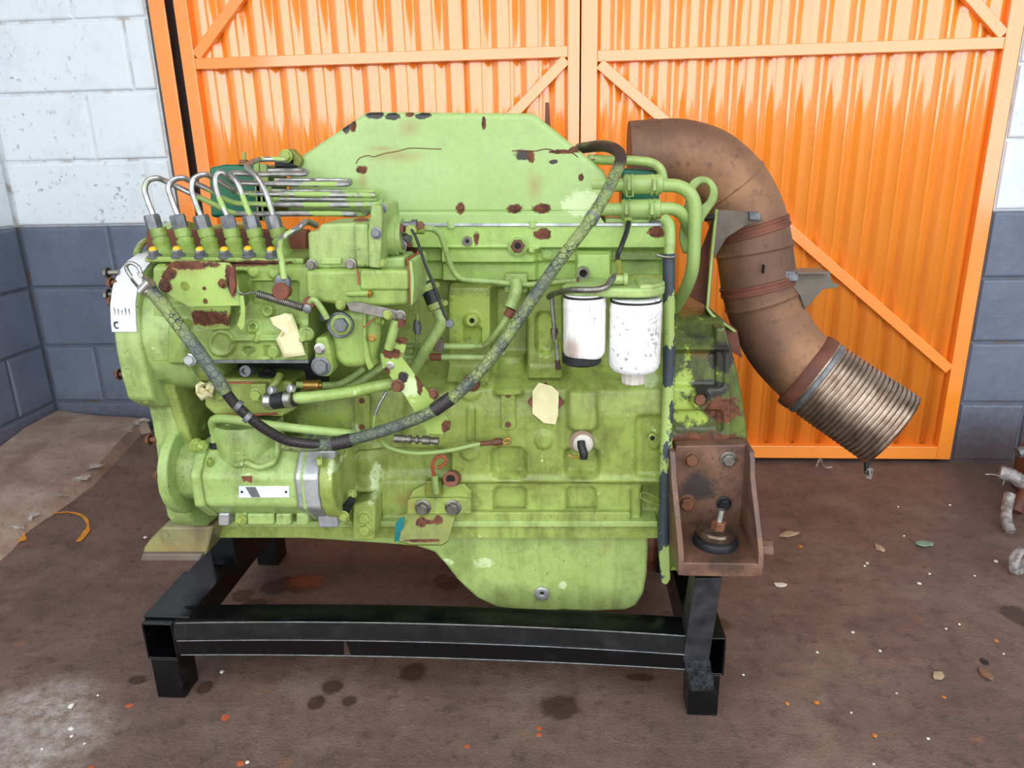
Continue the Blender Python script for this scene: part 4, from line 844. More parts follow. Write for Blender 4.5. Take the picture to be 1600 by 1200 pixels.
lathe('pipe_banjo', (908, 440, 1.236), TOCAM, [(0, 8), (10, 8), (11, 6), (11, 0)], 'rustbolt'); lathe('open_union', (911, 425, 1.236), TOCAM, [(0, 9.5), (14, 9.5), (14, 6), (6, 5), (6, 0)], 'steel'); lathe('bore', (911, 425, 1.225), TOCAM, [(-1, 5.6), (0, 5.6)], 'dark')
# fittings at the aneroid
fit_ = rect('union_block', 620, 630, 352, 364, 1.09, 1.12, 'rust', ENG, .002)
lathe('hex_union', (640, 352, 1.105), (1, 0, 0), [(-10, 6), (4, 6), (4, 9), (12, 9), (12, 5)], 'zinc', fit_); lathe('elbow_union', (643, 359, 1.095), TOCAM, [(-6, 8), (6, 8), (6, 5)], 'boltg', fit_)
bolt(657, 352, 1.11, 7, 'rustbolt', fit_, washer=False); lathe('end_cap', (624, 372, 1.11), (1, -.2, 0), [(-4, 7), (12, 7), (13, 8), (18, 8), (20, 5), (20, 0)], 'zinc', fit_); bolt(628, 383, 1.10, 6, 'steel', fit_)
lathe('pipe_nut', (655, 358, 1.15), (1, 0, 0), [(-6, 8), (8, 8)], 'boltg', fit_)
tube('control_cable', [(643, 358, 1.09), (652, 376, 1.088), (664, 412, 1.085), (680, 452, 1.082), (692, 486, 1.08), (699, 500, 1.08)], 2.3, 'wire'); bolt(703, 505, 1.09, 7, 'zinc', washer=False)
# heater hose stub with clamps, diagonal coolant pipe
elb = tube('hose_elbow', [(655, 415, 1.19), (660, 428, 1.17), (666, 444, 1.16)], 13, 'green'); cyl('rubber_joint', (666, 443, 1.16), (682, 482, 1.15), 12, 12, 'rubber')
for c_ in ((668, 449, 1.158), (681, 477, 1.15)): q = lathe('hose_clamp', c_, (.38, -.08, -.9), [(-5, 12), (-4.5, 13.6), (5, 13.6), (5.5, 12)], 'boltg'); bolt(c_[0]+15, c_[1]-4, c_[2]-.01, 5, 'boltg', q, washer=False)
tube('coolant_pipe', [(684, 484, 1.15), (690, 500, 1.148), (684, 516, 1.148), (664, 548, 1.15), (645, 580, 1.16)], 9.5, 'green')
tube('rigid_line', [(630, 541, 1.195), (690, 541, 1.20), (745, 541, 1.205), (762, 536, 1.20), (780, 514, 1.19), (797, 490, 1.19)], 5, 'green'); tube('rigid_line', [(632, 558, 1.19), (700, 558, 1.195), (765, 558, 1.20), (790, 550, 1.20)], 5, 'green')
cyl('line_joint', (672, 558, 1.193), (690, 558, 1.194), 6, 6, 'rust'); rect('line_clip', 678, 692, 530, 550, 1.187, 1.2, 'darksteel', ENG, .002)
cyl('line_sleeve', (793, 494, 1.188), (800, 483, 1.188), 7.5, 7.5, 'rust')
el = tube('drain_elbow', [(806, 440, 1.21), (806, 455, 1.20), (802, 470, 1.195), (797, 482, 1.19)], 10, 'green'); rect('elbow_pad', 788, 824, 428, 458, 1.225, 1.25, 'green', el, .003)
tube('thin_fuel_pipe', [(652, 490, 1.17), (653, 510, 1.17), (650, 540, 1.18), (647, 556, 1.19)], 3, 'green'); lathe('pipe_fitting', (652, 512, 1.17), (0, 0, 1), [(-10, 5), (-4, 5), (-4, 6.5), (6, 6.5), (6, 5), (12, 5)], 'zinc')
# shut-off lever
lev = prism('stop_lever', [(594, 554), (606, 542), (620, 530), (630, 527), (636, 531), (633, 546), (629, 560), (655, 595), (680, 628), (704, 660), (703, 671), (690, 679), (668, 678), (650, 648), (632, 618), (614, 594), (597, 574)], 1.08, 1.0845, 'lever', ENG, .001)
bolt(622, 602, 1.08, 8, 'rustbolt', lev, h=12); bolt(610, 571, 1.08, 5, 'bright', lev); tube('pull_rod', [(619, 500, 1.075), (614, 520, 1.074), (607, 545, 1.076)], 7.5, 'green_rusty', lev); lathe('rod_boss', (626, 504, 1.075), TOCAM, [(-6, 7), (6, 7)], 'rust', lev)
bolt(677, 615, 1.086, 7, 'rustbolt', lev)
# thin cable, sender lead, pulse connector
tube('clear_tube', [(604, 612, 1.12), (592, 634, 1.115), (585, 656, 1.115), (583, 684, 1.12)], 2.4, 'line')
tube('sender_lead', [(596, 690, 1.15), (612, 701, 1.16), (650, 708, 1.17), (700, 704, 1.18), (742, 695, 1.19), (770, 690, 1.195)], 3.4, 'green_clean')
lathe('lead_ferrule', (745, 694, 1.192), (1, 0, .12), [(0, 3.5), (26, 4.2), (26, 6), (40, 6), (40, 4.5)], 'rustbolt'); tube('ring_terminal', [(786, 689, 1.195), (794, 685, 1.195), (797, 690, 1.195), (790, 693, 1.195), (785, 690, 1.195)], 2, 'brass')
lathe('quick_coupler', (616, 685, 1.14), (1, 0, -.06), [(0, 6.5), (18, 6.5), (18.5, 5), (22, 5), (22.5, 7), (27, 7), (27.5, 4), (34, 4), (34.5, 7), (38, 7), (38.5, 4), (44, 4), (44.5, 7), (56, 7), (57, 5), (70, 6.5), (70, 3)], 'steel')
# ---- dipstick bracket plate with oily tab
br = prism('side_bracket', [(636, 782), (644, 779), (733, 779), (736, 784), (736, 803), (636, 805)], 1.20, 1.208, 'block', ENG, .002)
prism('bracket_back', [(636, 784), (645, 767), (665, 757), (725, 757), (736, 768), (736, 786)], 1.208, 1.216, 'block', br, .002)
a = [W(632, 803, 1.198), W(712, 803, 1.198), W(700, 845, 1.165), W(690, 851, 1.162), W(645, 851, 1.162), W(623, 845, 1.162)]
MB().prism(a, [p+Vector((0, .003, -.004)) for p in a]).build('bent_tab', 'olive', br, .001)
prism('teal_tape', [(618, 818), (624, 811), (632, 809), (629, 828), (623, 846), (616, 846)], 1.176, 1.179, 'teal', br, .0005)
bolt(661, 792, 1.20, 10, 'steel', br, h=12); bolt(708, 792, 1.20, 10, 'steel', br, h=12)
rect('valve_body', 664, 690, 752, 776, 1.196, 1.215, 'olive', br, .003)
cyl('rust_port', (708, 747, 1.21), (704, 749, 1.185), 13, 12, 'rust', br); lathe('bore', (704, 749, 1.184), TOCAM, [(-1, 7), (.3, 7)], 'dark', br)
tube('dipstick_ring', [(681, 756, 1.19), (678, 742, 1.185), (676, 726, 1.182), (682, 715, 1.18), (692, 713, 1.18), (698, 720, 1.18), (692, 727, 1.18), (683, 731, 1.18)], 2.8, 'redseal', br); cyl('dipstick_plug', (679, 742, 1.188), (682, 770, 1.193), 5.5, 5, 'green', br)

# ---- fuel filters under their head
fh = MB()
k1 = ppm(913, 468, 1.12); k2 = ppm(993, 470, 1.12)
zt1 = W(913, 466, 1.10).z
pts = []
for a in range(90, 271, 15): c = W(913, 462, 1.135); pts.append((c.x+.036*math.cos(math.radians(a)), c.y+.032*math.sin(math.radians(a))))
for a in range(-90, 91, 15): c = W(993, 462, 1.135); pts.append((c.x+.045*math.cos(math.radians(a)), c.y+.040*math.sin(math.radians(a))))
fh = MB().prism([Vector((x, y, zt1+.015)) for x, y in pts], [Vector((x, y, zt1)) for x, y in pts]).build('filter_head', 'green', ENG, .005, seg=3)
MB().prism([Vector((x*.96+.006, y*.96+.046, zt1+.020)) for x, y in pts[13:]], [Vector((x*.96+.006, y*.96+.046, zt1+.01)) for x, y in pts[13:]]).build('head_boss', 'green', fh, .004)
rect('head_arm', 905, 950, 440, 466, 1.19, 1.24, 'green', fh, .004)
def filt(name, px, ptop, pbot, w, Y, drain):
    c = W(px, ptop, Y); k = ppm(px, (ptop+pbot)/2, Y); r = w/2/k; zb = W(px, pbot, Y-r).z; h = c.z-zb
    o = MB().lathe(Vector((c.x, Y, c.z)), (0, 0, -1), [(-.012, r*.9), (-.006, r*.97), (0, r*.985), (.004, r), (.010, r), (.012, r*.985), (.016, r*.985), (h-.012, r*.985), (h-.005, r*.95), (h, r*.84), (h, 0)], 48).build(name, 'white', ENG)
    lathe('seal', (px, ptop-6, Y), (0, 0, -1), [(-4, w*.49), (3, w*.49)], 'rubber', o, 40)
    return o, Vector((c.x, Y, zb)), r
f1, b1, r1 = filt('fuel_filter', 913.5, 470, 565, 67, 1.125, False); f2, b2, r2 = filt('fuel_filter', 993.5, 477, 588, 81, 1.125, True)
MB().lathe(b1+Vector((-.004, 0, .004)), (0, 0, -1), [(0, r1*.93), (.012, r1*.93), (.015, r1*.86), (.015, 0)], 40).build('base_ring', 'rubber', f1)
dr = MB(); n_ = 24; rr_ = []
for zz, s_ in ((.002, 1), (-.016, 1), (-.022, .94)): rr_.append([b2+Vector(((.0185*s_+(.0016 if i % 2 else 0))*math.cos(2*math.pi*i/n_), (.0185*s_+(.0016 if i % 2 else 0))*math.sin(2*math.pi*i/n_), zz)) for i in range(n_)])
dr.loft(rr_).build('drain_knob', 'plastic', f2)
tube('filter_pipe', [(858, 464, 1.19), (868, 458, 1.15), (892, 453, 1.10), (928, 453, 1.088), (947, 448, 1.095), (954, 438, 1.11), (962, 431, 1.13)], 5.2, 'steel'); lathe('banjo_bolt', (968, 437, 1.125), (1, 0, 0), [(-16, 8), (6, 8), (6, 10), (12, 10), (12, 0)], 'green')
dl = tube('drain_tube', [(862, 462, 1.20), (864, 490, 1.20), (867, 520, 1.20), (870, 545, 1.20), (872, 576, 1.20)], 3.4, 'line'); lathe('tube_union', (866, 517, 1.20), (0, 0, -1), [(-4, 6), (5, 6), (5, 4.5), (14, 4.5)], 'steel', dl); cyl('tube_end', (871, 562, 1.20), (872.5, 577, 1.20), 4.2, 4.2, 'rustbolt', dl)
wl2 = tube('sensor_wire', [(982, 347, 1.235), (979, 362, 1.22), (971, 384, 1.20), (965, 400, 1.19), (967, 416, 1.16), (970, 432, 1.125)], 4, 'wire'); lathe('sensor_nut', (981, 346, 1.24), (0, 0, 1), [(-6, 6), (3, 7), (6, 5)], 'boltg', wl2); cyl('wire_sleeve', (966, 410, 1.165), (970, 434, 1.125), 4.8, 5.5, 'olive', wl2)

# ---- rear end pipes, sleeves and lifting eye
rp = tube('water_pipe', [(925, 288, 1.27), (970, 289, 1.27), (1040, 289.5, 1.27), (1062, 292, 1.27), (1079, 304, 1.27), (1086, 326, 1.27), (1085, 370, 1.27), (1083, 412, 1.27), (1077, 438, 1.285), (1066, 462, 1.32), (1054, 482, 1.36)], 10.5, 'green_clean')
rp2 = tube('water_pipe', [(925, 327, 1.265), (970, 327, 1.265), (1035, 326, 1.265), (1056, 328, 1.27), (1070, 340, 1.28), (1078, 360, 1.30)], 10, 'green_clean')
for (pp, y, xa, xb) in ((rp, 289, 974, 1034), (rp2, 327, 970, 1030)):
    lathe('hose_sleeve', (xa, y, 1.268), (1, 0, 0), [(0, 13), (1, 15), (xb-xa-1, 15), (xb-xa, 13)], 'green_clean', pp)
    for xx in (xa+3, xa+11, xb-18, xb-10): lathe('band_clamp', (xx, y, 1.268), (1, 0, 0), [(0, 14), (.4, 16.5), (3.6, 16.5), (4, 14)], 'green_rusty' if y == 289 else 'green', pp)
    for xx in (xa+9, xb-11): rect('clamp_bridge', xx-3, xx+3, y-9, y+9, 1.243, 1.254, 'green', pp, .0015)
tube('clamp_tail', [(979, 296, 1.25), (979, 307, 1.25), (989, 307, 1.25), (989, 296, 1.25)], 1.6, 'green', rp, smooth=False)
tube('vent_pipe', [(918, 248, 1.33), (945, 250, 1.33), (985, 251, 1.33), (1015, 254, 1.33), (1031, 264, 1.33), (1036, 280, 1.33), (1037, 300, 1.33)], 7.5, 'green_rusty')
prism('dark_green_cover', [(972, 263), (1025, 266), (1030, 275), (1030, 345), (972, 345)], 1.34, 1.42, 'darkgreen', ENG, .004)
prism('rear_head_block', [(945, 340), (1043, 342), (1043, 360), (945, 356)], 1.27, 1.45, 'head', ENG, .003); bolt(1023, 357, 1.265, 9, 'zinc', None, (0, 0, 1), 12)
tube('vertical_tube', [(1038, 342, 1.235), (1045, 350, 1.225), (1047, 366, 1.22), (1046, 398, 1.215)], 8.5, 'green')
vp = tube('wrapped_pipe', [(1045, 396, 1.215), (1045, 460, 1.213), (1045, 560, 1.21), (1043, 640, 1.205), (1040, 720, 1.195), (1038, 800, 1.19), (1037, 850, 1.185)], 9.2, 'wrap')
prism('flattened_end', [(1028, 836), (1036, 828), (1046, 850), (1048, 906), (1042, 915), (1034, 912), (1030, 870)], 1.178, 1.192, 'wrap', vp, .003)
tube('wire_tie', [(1026, 398, 1.20), (1036, 401, 1.198), (1050, 402, 1.198), (1056, 400, 1.21)], 2.2, 'steel', vp); tube('wire_loop', [(1030, 790, 1.19), (1014, 784, 1.19), (1001, 777, 1.195), (1004, 770, 1.2), (1018, 774, 1.2), (1030, 781, 1.19)], 1.4, 'olive', vp)
eye = [(1097+25*math.cos(math.radians(a)), 303+28*math.sin(math.radians(a))) for a in range(-190, 61, 12)]+[(1101, 342), (1092, 362), (1086, 392), (1068, 398), (1060, 376), (1064, 345), (1070, 320)]
hole = [(1096+12*math.cos(math.radians(a))-4*math.sin(math.radians(a)), 304+17*math.sin(math.radians(a))) for a in range(0, 360, 20)]
mb = MB(); n_ = 64
def resamp(P, n_):
    c = (sum(p[0] for p in hole)/len(hole), sum(p[1] for p in hole)/len(hole)); out = []
    for i in range(n_):
        a = 2*math.pi*i/n_; dx, dy = math.cos(a), math.sin(a); best = None
        for j in range(len(P)):
            x1, y1 = P[j][0]-c[0], P[j][1]-c[1]; x2, y2 = P[(j+1) % len(P)][0]-c[0], P[(j+1) % len(P)][1]-c[1]
            den = dx*(y2-y1)-dy*(x2-x1)
            if abs(den) < 1e-9: continue
            t = (x1*(y2-y1)-y1*(x2-x1))/den; u = (x1*dy-y1*dx)/den
            if t > 0 and -1e-6 <= u <= 1+1e-6: best = max(best or 0, t)
        out.append((c[0]+dx*best, c[1]+dy*best))
    return out
o1, i1 = resamp(eye, n_), resamp(hole, n_)
mb.loft([[W(*p, 1.30) for p in o1], [W(*p, 1.316) for p in o1], [W(*p, 1.316) for p in i1], [W(*p, 1.30) for p in i1]], False, True).build('lifting_eye', 'green', ENG, .004, seg=3)
bolt(1102, 340, 1.32, 5, 'dark', None, (1, 0, 0), 14)

# ---- flywheel housing
fw = relief('flywheel_housing', 1048, 1140, 512, 900, 1.24, 1.56, [(512, -.05), (530, -.02), (545, -.004), (600, 0), (690, .004), (700, -.02), (900, -.02)],
    [('b', 1054, 1130, 552, 606, -.014, 6, 8), ('c', 1093, 623, 15, .012, 4), ('c', 1093, 623, 10, -.008, 3), ('b', 1054, 1128, 642, 676, -.012, 6, 6), ('b', 1050, 1140, 540, 548, .006, 4, 2)], 'flywheel')
bolt(1093, 623, 1.235, 9, 'rustbolt', fw)
pr2 = [(1134, 512), (1142, 540), (1152, 580), (1160, 620), (1166, 660), (1169, 700), (1168, 760), (1150, 900), (1118, 900), (1118, 512)]
prism('housing_rim', pr2, 1.246, 1.54, 'flywheel', fw, .006)
rect('top_strap', 1054, 1122, 513, 519, 1.30, 1.33, 'wire', fw, .002); rect('top_stud', 1056, 1062, 518, 532, 1.29, 1.30, 'boltg', fw, .001)
# ---- rusty rear mounting bracket
mk = prism('mount_bracket', [(1056, 697), (1166, 695), (1172, 712), (1158, 840), (1064, 840), (1052, 712)], 1.205, 1.235, 'bracketrust', ENG, .003)
lp_ = [(1.222, W(1050, 700, 1.21).z), (1.19, W(1050, 702, 1.19).z)]
def gus(name, pxt, pxb, th):
    t = W(pxt, 708, 1.17); b = W(pxb, 882, 1.075); zt_ = W(pxt, 704, 1.18).z; zb_ = b.z
    prof_ = [(1.235, zt_), (1.178, zt_), (1.168, zt_-.012), (1.158, zt_-.04), (1.078, zb_+.03), (1.070, zb_+.01), (1.070, zb_-.018), (1.235, zb_-.018)]
    xt = t.x; xb = b.x; fv = []
    A_ = []; B_ = []
    for y, z in prof_:
        u = (zt_-z)/(zt_-zb_); x = xt+(xb-xt)*u; A_.append(Vector((x, y, z))); B_.append(Vector((x+th, y, z)))
    MB().prism(A_, B_).build(name, 'bracketrust', mk, .0015)
gus('gusset', 1047, 1059, .010); gus('gusset', 1172, 1183, .009)
zs = W(1120, 880, 1.07).z; xa = W(1066, 880, 1.07).x; xb = W(1189, 880, 1.07).x
MB().box((xa, 1.070, zs-.026), (xb, 1.232, zs)).build('shelf', 'bracketrust', mk, .003)
q = W(1197, 858, 1.12); MB().lathe(q, (1, 0, 0), [(-.012, .016), (.008, .017), (.010, .012)], 8).build('side_lug', 'bracketrust', mk)
for (x, y, m_, r) in ((1080, 717, 'rustbolt', 10), (1138, 717, 'steel', 10), (1073, 785, 'rustbolt', 11), (1131, 786, 'rubber', 9)): bolt(x, y, 1.205, r, m_, mk, h=10)
k = ppm(1119, 858, 1.125); c = Vector((W(1119, 858, 1.125).x, 1.135, zs))
MB().lathe(c, (0, 0, 1), [(0, .037), (.006, .0385), (.013, .036), (.016, .028)], 40).build('rubber_isolator', 'rubber', mk)
MB().lathe(c+Vector((-.001, 0, .014)), (.06, -.04, 1), [(0, .031), (.004, .033), (.007, .033), (.009, .027), (.013, .025), (.015, .020)], 40).build('washer_stack', 'washer', mk)
MB().lathe(c+Vector((-.001, 0, .0225)), (.06, -.04, 1), [(0, .0265), (.0022, .0265)], 40).build('brass_washer', 'brass', mk)
MB().hexbolt(c+Vector((.003, 0, .028)), (.1, 0, 1), .0125, .015, False).build('nut', 'rustbolt', mk)
st_ = MB(); st_.lathe(c+Vector((.003, 0, .03)), (.1, 0, 1), [(0.002*i/2, .0062 if i % 2 else .0054) for i in range(36)]+[(.036, .003)], 16); st_.build('stud', 'steel', mk)

# ---- exhaust elbow with bellows and clamps
EX = [(984, 245, 1.50), (1022, 243, 1.50), (1062, 244, 1.50), (1104, 258, 1.50), (1140, 290, 1.50), (1163, 330, 1.495), (1175, 372, 1.49), (1181, 412, 1.485), (1187, 452, 1.48), (1200, 496, 1.475), (1222, 537, 1.465), (1252, 571, 1.455), (1288, 600, 1.44)]
P = spline(EX, 20); kx = ppm(1180, 410, 1.485); R0 = 57/kx
rad = []
for i, p in enumerate(P):
    t = i/(len(P)-1); r = R0*(.90+.10*min(1, t*2.2))
    for tj in (.34, .54, .70): r += .003*math.exp(-((t-tj)/.004)**2)
    if t > .93: r = R0*(1.03)
    rad.append(r)
mb = MB(); n_ = 40
T = [(P[min(i+1, len(P)-1)]-P[max(i-1, 0)]).normalized() for i in range(len(P))]; e = T[0].orthogonal().normalized(); rings = []; inn = []
for i in range(len(P)):
    e = (e-T[i]*e.dot(T[i])).normalized(); g_ = T[i].cross(e)
    for L_, off in ((rings, 0), (inn, -.003)): L_.append([P[i]+(e*math.cos(2*math.pi*k/n_)+g_*math.sin(2*math.pi*k/n_))*(rad[i]+off) for k in range(n_)])
ex = mb.loft(rings+inn[::-1], False, True).build('exhaust_pipe', 'exhaust', ENG)
# bellows
A = W(1262, 582, 1.452); B = W(1392, 671, 1.385); ax = (B-A); L = ax.length; ax.normalize(); kb = ppm(1330, 625, 1.42); Rb = 64/kb
prof = [(0, Rb*.93), (.006, Rb*.95), (.012, Rb)]; n_r = 17; p0_ = .030
for i in range(n_r):
    a = p0_+(L-p0_)*i/n_r; w = (L-p0_)/n_r
    prof += [(a, Rb*.95), (a+w*.16, Rb*.95), (a+w*.30, Rb*.995), (a+w*.6, Rb*1.003), (a+w*.88, Rb*.995), (a+w, Rb*.95)]
prof += [(L+.002, Rb*.985), (L+.002, Rb*.93), (.02, Rb*.9)]
bel = MB().lathe(A, ax, prof, 56); bo = bel.build('flex_bellows', 'bellows', ex, ang=40)
MB().lathe(A-ax*.012, ax, [(0, Rb*.985), (.003, Rb*1.01), (.022, Rb*1.015), (.026, Rb*.99)], 48).build('bellows_collar', 'rust', ex)
MB().lathe(A+ax*.016, ax, [(0, Rb*.99), (.002, Rb*1.012), (.009, Rb*1.012), (.011, Rb*.99)], 48).build('bellows_band', 'zinc', ex)
d0 = W(1354, 715, 1.40); tube('torn_tag', [d0+Vector((0, 0, .01)), d0+Vector((.001, -.003, -.018)), d0+Vector((.004, -.003, -.034))], .005, 'rubber', ex); crumple('torn_foil', [(1352, 738), (1357, 731), (1365, 733), (1364, 742), (1360, 749), (1354, 747)], 1.40, 'film', ex, .01)
# inlet sleeve
pA = P[0]; MB().lathe(pA+Vector((-.001, 0, 0)), T[2], [(0, rad[0]*1.01), (.050, rad[0]*1.02), (.053, rad[0]*1.03), (.057, rad[0]*1.0)], 48).build('inlet_sleeve', 'exhaust', ex)
def band(t, w, mat='rust', sc=1.045):
    i = int(t*(len(P)-1)); MB().lathe(P[i]-T[i]*w/2, T[i], [(0, rad[i]*1.0), (.001, rad[i]*sc), (w*.3, rad[i]*sc), (w*.36, rad[i]*(sc-.015)), (w*.64, rad[i]*(sc-.015)), (w*.7, rad[i]*sc), (w-.001, rad[i]*sc), (w, rad[i]*1.0)], 48).build('band_clamp', mat, ex)
band(.475, .022); band(.655, .020)
# upper clamp bracket: top web, green edged side plate
wb_ = [W(1118, 328, 1.36), W(1150, 329, 1.38), W(1190, 338, 1.40), W(1192, 346, 1.40), W(1165, 352, 1.39), W(1135, 372, 1.38), W(1116, 404, 1.37)]
sp = MB().prism(wb_, [p+Vector((0, .006, 0)) for p in wb_]).build('clamp_web', 'darksteel', ex, .001)
prism('clamp_bolt_block', [(1171, 332), (1189, 332), (1189, 345), (1171, 344)], 1.385, 1.41, 'zinc', ex, .002)
f_ = [W(1119, 327, 1.33), W(1112, 400, 1.33), W(1105, 482, 1.33), W(1112, 492, 1.33), W(1148, 518, 1.335)]
bk = [Vector((p.x+.012, p.y+.09, p.z-.02)) for p in f_]
MB().add(f_+bk+[p+Vector((.004, 0, 0)) for p in f_]+[p+Vector((.004, 0, 0)) for p in bk],
   [(i, i+1, 6+i, 5+i) for i in range(4)]+[(10+i, 15+i, 16+i, 11+i) for i in range(4)]+[(i, 10+i, 11+i, i+1) for i in range(4)]+[(5+i, 6+i, 16+i, 15+i) for i in range(4)]+[(0, 5, 15, 10), (4, 14, 19, 9)]).build('side_plate', 'darksteel', ex)
MB().tube([f_[0], f_[1], f_[2], f_[3], f_[4]], .0026, 8).build('plate_edge', 'green_rusty', ex)
prism('plate_wing', [(1117, 333), (1108, 395), (1103, 478), (1075, 462), (1090, 405)], 1.37, 1.375, 'rust', ex, .001)
prism('lower_gusset', [(1106, 480), (1152, 516), (1160, 560), (1128, 540), (1112, 512)], 1.40, 1.41, 'rust', ex, .001)
wb2 = [(1228, 433), (1246, 426), (1296, 428), (1300, 440), (1312, 446), (1308, 450), (1286, 452), (1258, 484), (1250, 462)]
prism('clamp_web', wb2, 1.43, 1.437, 'darksteel', ex, .001); rect('clamp_bolt_block', 1227, 1248, 424, 440, 1.42, 1.44, 'zinc', ex, .002); rect('web_flange', 1246, 1298, 425.5, 428.5, 1.41, 1.47, 'darksteel', ex, .001)
i = int(.60*(len(P)-1)); q = W(1194, 421, 1.40); MB().box((q.x-.0008, q.y, q.z-.008), (q.x+.0008, q.y+.012, q.z+.008)).build('sleeve_slot', 'dark', ex)

# ================================================================== THINGS ON THE FLOOR
def chunk(name, px, py, rpx, mat, label, cat, group=None, flat=.6, sub=1, sx=1.):
    z = 0; g = G(px, py); g = G(px, py, floor_z(g.x, g.y)); k = FPX/((g-CC).dot(CF)); r = rpx/k
    bm = bmesh.new(); bmesh.ops.create_icosphere(bm, subdivisions=sub, radius=r); bm.verts.ensure_lookup_table()
    rot = random.random()*3; vs = []
    for v in bm.verts:
        s_ = random.uniform(.75, 1.2); x, y = v.co.x*s_*sx, v.co.y*s_; vs.append(Vector((x*math.cos(rot)-y*math.sin(rot), x*math.sin(rot)+y*math.cos(rot), v.co.z*s_*flat)))
    zmin = min(v.z for v in vs); fs = [[v.index for v in f.verts] for f in bm.faces]; bm.free()
    o = MB().add([v+g-Vector((0, 0, zmin+.0004)) for v in vs], fs).build(name, mat, None, ang=20); o['label'] = label; o['category'] = cat
    if group: o['group'] = group
    return o
M['leafbrown'] = plain('brown_leaf', (128, 94, 70), (104, 74, 56), .8, 60); M['pebble'] = plain('white_stone', (226, 222, 214), (196, 190, 180), .7, 60); M['leafdry'] = plain('dry_leaf', (176, 156, 128), (150, 126, 100), .8, 60); M['leafgreen'] = plain('faded_green_scrap', (128, 152, 132), (96, 124, 104), .7, 60); M['ochre'] = plain('ochre_crumb', (200, 130, 58), (170, 100, 44), .7, 60); M['redcrumb'] = plain('orange_paint_flake', (188, 92, 58), (160, 78, 50), .7, 60)
for (x, y, r) in ((111, 1106, 5.5), (112, 1141, 5.5), (112, 1151, 3), (227, 841, 3), (153, 1087, 2), (66, 1171, 2.5), (347, 1051, 4), (387, 1192, 3.5), (132, 1162, 2)):
    lb = {(227, 841): 'tiny white pebble beside the dusty green front foot of the engine', (347, 1051): 'white pebble under the front beam of the black stand', (387, 1192): 'white pebble lying next to an orange paint flake'}.get((x, y))
    chunk('pebble', x, y, r, 'pebble', lb or 'small white pebble beside the pale bare patch of concrete floor', 'pebble', None if lb else 'pebbles by the pale patch')
for (x, y, r) in ((1355, 881, 3), (1351, 885, 2.5), (1452, 898, 2.5), (1436, 913, 3.2), (1375, 1018, 2.8), (1277, 1020, 2.5), (1556, 878, 3.2), (1332, 989, 3), (1478, 983, 2.2), (1499, 976, 2.2), (1450, 1155, 2.6), (1568, 1022, 2), (1401, 1084, 2.2), (1161, 1055, 2.5), (1403, 793, 2), (1484, 790, 2), (1523, 900, 2), (1412, 838, 2), (1330, 1114, 2), (1365, 1195, 2.5)):
    chunk('chip', x, y, r, 'pebble', 'tiny white chip on the open brown floor beyond the rusty bracket', 'chip', 'white chips beyond the rusty bracket')
for (x, y, r, m_, lb) in ((1374, 857, 9, 'leafdry', 'curled pale dry leaf lying alone on the brown floor'), (1465, 1058, 10, 'leafdry', 'shrivelled pale leaf with a split tip on the open floor'), (1540, 1055, 12, 'leafbrown', 'brown crumpled leaf beside a dark twig on the floor'), (1538, 1035, 7, 'rubber', 'dark twig end next to the brown crumpled leaf')):
    chunk('leaf', x, y, r*.85, m_, lb, 'leaf', None, .3, 1, 1.7)
chunk('scrap', 1443, 852, 9, 'leafgreen', 'faded green paper scrap on the brown floor', 'scrap', None, .3, 1, 1.6)
chunk('scrap', 1220, 915, 8, 'pebble', 'small heap of whitish crumbs on the floor beside the rusty bracket', 'crumbs', None, .25, 1, 1.4)
chunk('scrap', 1232, 836, 8, 'leafdry', 'tangled tan straw bits beside the rusty bracket', 'straw', None, .22, 2, 2.0)
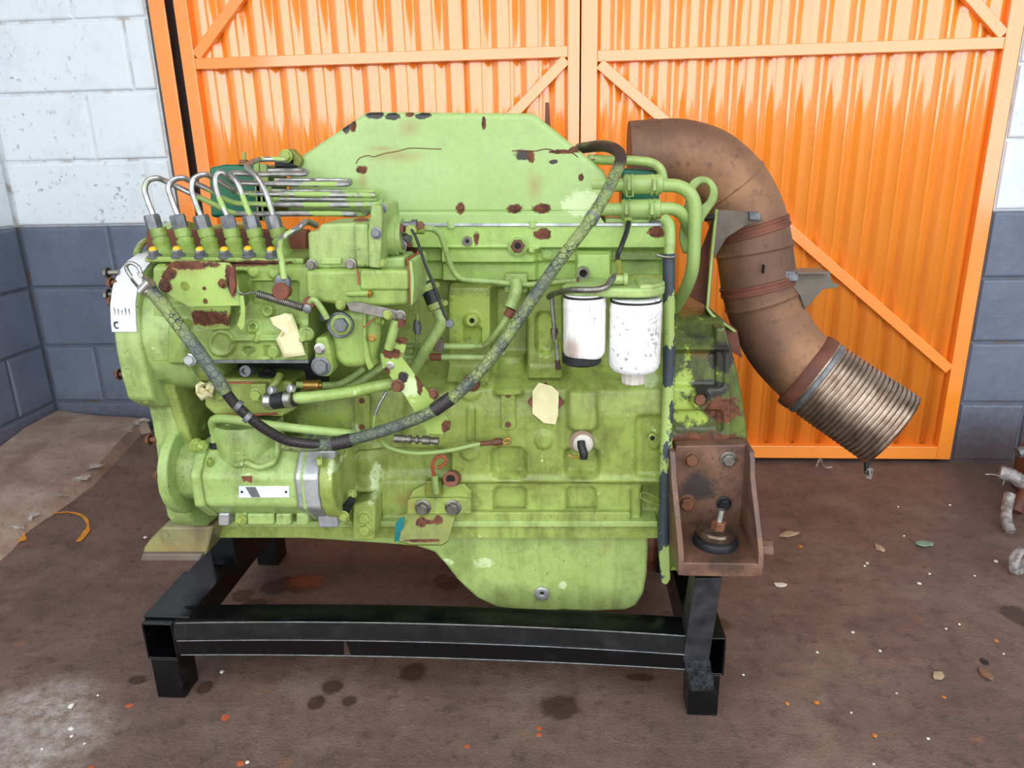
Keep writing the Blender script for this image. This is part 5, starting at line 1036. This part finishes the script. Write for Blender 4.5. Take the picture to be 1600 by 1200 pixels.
for (x, y, r) in ((1250, 855, 4), (1556, 1002, 4), (1475, 1090, 4), (1275, 1099, 5), (1230, 1100, 4), (1367, 1150, 5)):
    chunk('crumb', x, y, r, 'ochre', 'small ochre crumb on the open brown floor beyond the rusty bracket', 'crumb', 'ochre crumbs beyond the rusty bracket', .4)
for (x, y, r) in ((202, 1103, 6), (730, 1166, 5), (842, 1138, 5), (842, 1148, 5), (352, 1122, 8), (376, 1193, 7), (142, 1200, 6)):
    chunk('paint_flake', x, y, r, 'redcrumb', 'orange paint flake on the floor in front of the stand', 'paint flake', 'orange flakes in front of the stand', .12)
# plastic wrapped machine part at the right edge
g0 = G(1600, 800)
bun = empty('wrapped_part', (g0.x+.03, g0.y, 0)); tag(bun, 'dark machine part wrapped in clear plastic film, standing by the grey wall', 'machine part')
MB().box((g0.x+.015, g0.y-.05, .02), (g0.x+.25, g0.y+.12, .17)).build('casting', 'rustbolt', bun, .02)
for (pts, r, m_) in (([(1600, 705, 1.98), (1590, 708, 1.98)], 9, 'zinc'), ([(1562, 738, 1.96), (1578, 742, 1.95), (1592, 750, 1.94), (1604, 760, 1.94)], 11, 'film'), ([(1578, 772, 1.88), (1574, 790, 1.86), (1572, 804, 1.84), (1574, 818, 1.82), (1580, 832, 1.80)], 8, 'film'), ([(1604, 770, 1.90), (1590, 790, 1.88), (1586, 800, 1.87)], 10, 'rust')):
    tube('wrapped_stub', pts, r, m_, bun)
tube('plastic_string', [(1540, 741, 1.955), (1555, 742, 1.955), (1568, 748, 1.95), (1567, 758, 1.945)], 1.2, 'film', bun)
g1 = G(1588, 893); q = MB(); q.lathe(g1+Vector((0, 0, .028)), (.8, -1, .1), [(-.012, .028), (-.006, .034), (.006, .034), (.012, .028), (.008, .018), (-.008, .018), (-.012, .028)], 20)
o = q.build('wrapped_ring', 'film'); tag(o, 'round fitting wrapped in clear plastic lying on the brown floor', 'fitting')
crumple_g = G(1300, 738)
o = MB().tube(spline([G(1275, 731)+Vector((0, 0, .006)), G(1281, 726)+Vector((0, 0, .02)), G(1288, 734)+Vector((0, 0, .01)), G(1300, 735)+Vector((0, 0, .012))]), [.003]*18+[.006], 6).build('plastic_scrap', 'film'); tag(o, 'wisp of torn plastic caught on the floor under the orange door', 'plastic scrap')
